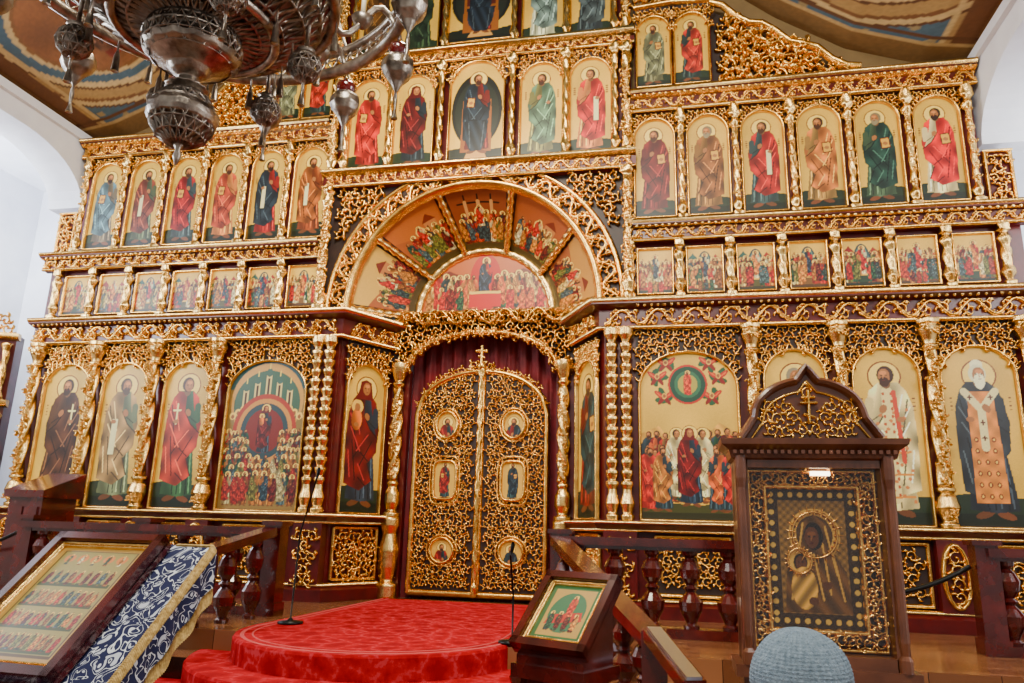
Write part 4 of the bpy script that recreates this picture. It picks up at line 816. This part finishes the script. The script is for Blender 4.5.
for k in range(12):
    a=k*pi/6+.2; ca,sa=math.cos(a),math.sin(a)
    t=np.linspace(0,1,10); tube(sol,np.stack([(.7+.44*t)*ca,(.7+.44*t)*sa,4.0+.12*np.sin(t*2*pi)*-1+.08*t],1),.02,6)
    x,y=1.17*ca,1.17*sa
    for j in range(3):
        b_=a+j*2.1; tube(sol,np.array([(x,y,4.05),(x+.06*math.cos(b_),y+.06*math.sin(b_),3.86)]),.005,4)
    lathe(sol,x,y,[(3.62,.004),(3.66,.025),(3.69,.04),(3.74,.08),(3.79,.10),(3.84,.095),(3.87,.07)],14,7,.06)
    tube(sol,np.array([(x,y,3.63),(x,y,3.57),(x,y,3.50),(x,y,3.44)]),[.006,.014,.008,.022],6)
    x,y=.92*ca,.92*sa; lathe(sol,x,y,[(3.98,.01),(4.02,.05),(4.06,.07),(4.08,.03)],10)
    for q,zz in (.50,3.64),(.72,3.82):
        xx,yy=q*1.03*math.cos(a+.25),q*1.03*math.sin(a+.25); tube(sol,np.array([(xx,yy,zz),(xx,yy,zz-.07),(xx,yy,zz-.10),(xx,yy,zz-.20)]),[.005,.006,.016,.022],6)
for k in range(6):
    a=k*pi/3+.35; x,y=.60*math.cos(a),.60*math.sin(a)
    wirelathe(sph(3.46,.085,7),12,.016,'small_pierced_ball',x,y); lathe(sol,x,y,[(3.36,.01),(3.40,.03),(3.42,.012)],8); lathe(sol,x,y,sph(3.46,.055,7),10)
    tube(sol,np.array([(x,y,3.54),(x,y,3.75)]),.012,6); lathe(sol,x,y,[(3.53,.03),(3.56,.055),(3.58,.02)],10); tube(sol,np.array([(x,y,3.37),(x,y,3.30),(x,y,3.22)]),[.006,.01,.022],6)
lathe(sol,0,0,[(3.9,.06),(4.2,.05),(4.4,.12),(4.6,.05),(6.0,.03),(9.8,.02)],12)
for k in range(6):
    a=k*pi/3+.2; tube(sol,np.array([(1.14*math.cos(a),1.14*math.sin(a),4.2),(.5*math.cos(a),.5*math.sin(a),5.2),(0,0,6.0)]),.012,5)
sol.obj('silver_body',SILV,ch)
rb=MB()
for k in range(12):
    a=k*pi/6+.2; lathe(rb,1.17*math.cos(a),1.17*math.sin(a),[(3.85,.03),(3.88,.06),(3.93,.07),(3.95,.06)],12)
rb.obj('ruby_glass_cups',RUBY,ch)
cd=MB()
for k in range(12):
    a=k*pi/6+.2; lathe(cd,.92*math.cos(a),.92*math.sin(a),[(4.08,.016),(4.25,.014)],8)
cd.obj('candles',CAND,ch)
# ================================================================ MICROPHONES
for P in ([(-.93,-2.06,Fz+.02),(-.92,-2.05,.9),(-.80,-2.06,1.40)],[(1.14,-2.45,Fz+.02),(1.14,-2.45,.5),(1.12,-2.5,.80)]):
    b=MB(); tube(b,np.array(P),.008,6); lathe(b,P[0][0],P[0][1],[(Fz+.013,.11),(Fz+.03,.11),(Fz+.04,.03),(Fz+.06,.015)],16)
    q=np.array(P[2]); tube(b,np.array([q,q+[.01,0,.03],q+[.02,-.01,.08],q+[.022,-.01,.1]]),[.010,.015,.017,.008],8); b.obj('microphone_stand',BLACK)
# ================================================================ PULPIT ON SOLEA
pl=empty('wooden_pulpit',(-4.72,-.95,0)); b=MB(); box(b,-.22,.22,-.25,.25,Fz,1.2); box(b,-.26,.26,-.29,.29,Fz,Fz+.1)
v=[(-.26,-.30,1.2),(.26,-.30,1.2),(.26,.30,1.2),(-.26,.30,1.2),(-.26,-.30,1.28),(.26,-.30,1.28),(.26,.30,1.50),(-.26,.30,1.50)]; b.add(v,[(0,3,2,1),(4,5,6,7),(0,1,5,4),(1,2,6,5),(2,3,7,6),(3,0,4,7)])
for x0,x1 in ((-.18,-.015),(.015,.18)): box(b,x0,x1,-.27,-.25,.35,1.1)
b.obj('cabinet',WOODR,pl,False)
# ================================================================ SIDE SHRINE
sh=empty('side_icon_shrine',(-7.0,-.25,0)); sh.rotation_euler=(0,0,math.radians(28)); w=MB(); g=MB(); p=MB()
box(w,-.55,.55,.0,.3,Fz,3.45); box(w,-.62,.62,-.1,.3,Fz,.45)
for s in (-1,1): lathe(g,s*.47,-.06,[(.9,.07),(1.0,.07),(1.05,.045),(2.2,.045),(2.3,.08),(2.4,.05)],14,3,.25,22*s); lathe(g,s*.47,-.06,[(2.5,.06),(2.6,.04),(3.2,.04),(3.3,.07)],14,3,.25,22*s)
for z in (.6,2.42,3.35): extr(g,[(-.6,0),(.6,0)],[(0,z),(.1,z+.02),(.13,z+.09),(0,z+.1)])
arch_icon(p,g,w,-.33,.33,1.0,2.2,2.38,MF(-.01),std((.2,.2,.3),(.5,.12,.1)),R=.05); arch_icon(p,g,w,-.3,.3,2.6,3.2,3.34,MF(-.01),std((.5,.3,.2),(.3,.35,.3)),R=.05)
fill(g,lambda x,z:z<3.45+.42*(1-(x/.55)**2),(-.6,.6,3.42,3.95),.09,MF(.02),.05); fill(g,lambda x,z:.5<z<.95,(-.5,.5,.45,1.0),.08,MF(-.02),.04)
w.obj('cabinet',MAROON,sh,False); g.obj('gilded_carving',GOLD,sh); p.obj('icons',ICON,sh,False)
# ================================================================ WOMAN
wm=empty('woman_in_knit_hat',(2.69,-6.27,NZ*.045)); wm.scale=(1,1,.955)
def skinobj(name,pts,edges,rad,m,sub=2,parent=wm):
    me=bpy.data.meshes.new(name); me.from_pydata(pts,edges,[]); o=bpy.data.objects.new(name,me); bpy.context.scene.collection.objects.link(o); o.parent=parent
    o.modifiers.new('s','SKIN')
    for i,r in enumerate(rad): me.skin_vertices[0].data[i].radius=(r if isinstance(r,tuple) else (r,r)); me.skin_vertices[0].data[i].use_root=(i==0)
    ss=o.modifiers.new('d','SUBSURF'); ss.levels=sub; ss.render_levels=sub; me.materials.append(m); return o
zf=NZ
pts=[(0,0,zf+.80),(0,0,zf+.98),(0,0,zf+1.15),(0,.0,zf+1.24),(0,.01,zf+1.29),
 (-.10,0,zf+1.22),(-.17,.0,zf+1.19),(-.20,.0,zf+.95),(-.17,.12,zf+.78),(.10,0,zf+1.22),(.17,.0,zf+1.19),(.20,.0,zf+.95),(.17,.12,zf+.78),
 (-.09,0,zf+.70),(-.10,0,zf+.40),(-.10,.0,zf+.10),(.09,0,zf+.70),(.10,0,zf+.40),(.10,.0,zf+.10)]
ed=[(0,1),(1,2),(2,3),(3,4),(3,5),(5,6),(6,7),(7,8),(3,9),(9,10),(10,11),(11,12),(0,13),(13,14),(14,15),(0,16),(16,17),(17,18)]
rd=[(.20,.15),(.17,.13),(.17,.12),(.10,.09),.055,.09,.075,.058,.042,.09,.075,.058,.042,.13,.12,.10,.13,.12,.10]
skinobj('coat_and_body',pts,ed,rd,COAT)
for s in (-1,1):
    hx,hy,hz=s*.17,.13,zf+.77
    skinobj('hand_%s'%('l' if s<0 else 'r'),[(hx,hy,hz),(hx-s*.02,hy+.04,hz-.01),(hx-s*.03,hy+.07,hz-.01)],[(0,1),(1,2)],[(.026,.02),(.036,.016),(.034,.014)],SKIN,2)
    for f in range(4):
        o=(f-1.5)*.018; L=(.8,1,.95,.75)[f]
        bx,by,bz=hx-s*.03,hy+.07,hz+o
        skinobj('finger',[(bx,by,bz),(bx-s*.015*L,by+.03*L,bz),(bx-s*.04*L,by+.045*L,bz-.004),(bx-s*.06*L,by+.04*L,bz-.006)],[(0,1),(1,2),(2,3)],[.009,.0085,.008,.007],SKIN,1)
    skinobj('thumb',[(hx-s*.01,hy+.02,hz+.02),(hx-s*.02,hy+.045,hz+.045),(hx-s*.035,hy+.065,hz+.05)],[(0,1),(1,2)],[.011,.010,.008],SKIN,1)
    b=MB(); t=np.linspace(0,1,6); tube(b,np.stack([np.full(6,s*.10),-.07+.22*t,zf+.047+.0*t],1),[.03,.045,.045,.045,.04,.02],8); b.obj('shoe',BLACK,wm)
HC=(0,.01,zf+1.40)
me=bpy.data.meshes.new('head'); bm=bmesh.new(); bmesh.ops.create_icosphere(bm,subdivisions=4,radius=1)
for v in bm.verts:
    x,y,z=v.co; sx,sy,sz=.076,.096,.115
    nx,ny,nz=x*sx,y*sy,z*sz
    if z<0: nx*=1+.25*z; ny*=1+.12*z
    if y>.6:
        if abs(x)<.16 and -.30<z<.12: ny+=.022*(1-abs(x)/.16)*(1-abs(z+.18)/.3 if z<.0 else .3)
        for ex in (-.38,.38):
            d_=math.hypot(x-ex,z-.05)
            if d_<.2: ny-=.010*(1-d_/.2)
        if abs(x)<.3 and -.56<z<-.42: ny+=.004
    v.co=(nx,ny,nz)
bm.to_mesh(me); bm.free(); me.polygons.foreach_set('use_smooth',[True]*len(me.polygons)); me.materials.append(SKIN); o=bpy.data.objects.new('head',me); o.location=HC; bpy.context.scene.collection.objects.link(o); o.parent=wm
b=MB()
for s in (-1,1): lathe(b,s*.029,.09+.01,[(HC[2]-.004,.002),(HC[2],.009),(HC[2]+.004,.009),(HC[2]+.009,.002)],8)
b.obj('eyes',BLACK,wm)
b=MB(); n=110; seg=336; th=np.linspace(0,2*pi,seg,endpoint=False); u=np.linspace(0,1,n)
phi=u*pi*.64; R=np.sin(phi)[:,None]
rib=1+.020*np.abs(np.cos(24*th+0*u[:,None]))*np.minimum(1,R*1.6)+.006*np.sin(u*170)[:,None]+.012*np.sin(3*th+2*u[:,None]*3)*R+.010*np.sin(5*th-u[:,None]*7)*R
V=np.stack([.126*R*rib*np.cos(th),-.008+.136*R*rib*np.sin(th),(.136*np.cos(phi))[:,None]*rib+HC[2]+.02],-1); b.add(V,grid_q(n,seg,True)[:,::-1],[tuple(range(seg))])
b.obj('knit_hat',KNIT,wm)
b=MB(); lathe(b,0,-.015,[(HC[2]-.11,.03),(HC[2]-.09,.075),(HC[2]-.05,.094),(HC[2],.10)],20); b.obj('hair_back',HAIR,wm)
b=MB()
for k in range(4):
    t=np.linspace(0,2*pi,40); tube(b,np.stack([(.085+.01*k)*np.cos(t),.0+(.08+.01*k)*np.sin(t),zf+1.285-.025*k+.01*np.sin(3*t+k)],1),.028,8)
b.obj('scarf',KNIT,wm)
# ================================================================ LIGHT
W=bpy.data.worlds.new('world'); bpy.context.scene.world=W; W.use_nodes=True; bg=W.node_tree.nodes['Background']; bg.inputs[0].default_value=(.98,.97,.94,1); bg.inputs[1].default_value=.62
def area(name,loc,tgt,size,power,col,sy=None):
    L=bpy.data.lights.new(name,'AREA'); L.size=size; L.energy=power; L.color=col
    if sy: L.shape='RECTANGLE'; L.size_y=sy
    o=bpy.data.objects.new(name,L); bpy.context.scene.collection.objects.link(o); o.location=loc; o.rotation_euler=(Vector(tgt)-Vector(loc)).to_track_quat('-Z','Y').to_euler(); return o
area('window_light_left',(-7.8,-4.5,4.6),(0,-.5,3.0),1.6,500,(.86,.93,1),2.4)
area('window_light_right',(7.8,-5,4.6),(0,0,2.8),1.8,270,(.98,.98,.95),2.8)
area('nave_light',(1.5,-9.0,7.8),(0,0,2.2),2.2,720,(1,.95,.84),1.6)
area('added_top_light',(0,-3.2,6.6),(0,-.6,0.),1.4,330,(1,.89,.68))  # overhead light added to throw shadows under the cornices, no fixture modelled
area('window_aisle_left',(-7.2,-.8,4.2),(-8.1,-.8,4.8),1.2,260,(.9,.95,1))
area('window_aisle_right',(7.2,-.8,4.2),(7.6,.8,4.8),1.2,70,(.95,.97,1))
# ================================================================ CAMERA
f,pt,ps,r,cx=749.,.2450,.2108,.0273,2.369
fw=np.array([-math.sin(ps)*math.cos(pt),math.cos(ps)*math.cos(pt),math.sin(pt)]); r0=np.array([math.cos(ps),math.sin(ps),0]);u0=np.cross(r0,fw)
ri=math.cos(r)*r0+math.sin(r)*u0; up=-math.sin(r)*r0+math.cos(r)*u0
cam=bpy.data.cameras.new('camera'); cam.sensor_width=36; cam.lens=36*f/1024; co=bpy.data.objects.new('camera',cam); bpy.context.scene.collection.objects.link(co)
Mx=Matrix(((ri[0],up[0],-fw[0],cx),(ri[1],up[1],-fw[1],-8.5),(ri[2],up[2],-fw[2],1.0),(0,0,0,1))); co.matrix_world=Mx
bpy.context.scene.camera=co
print('BUILD',time.time()-T0)
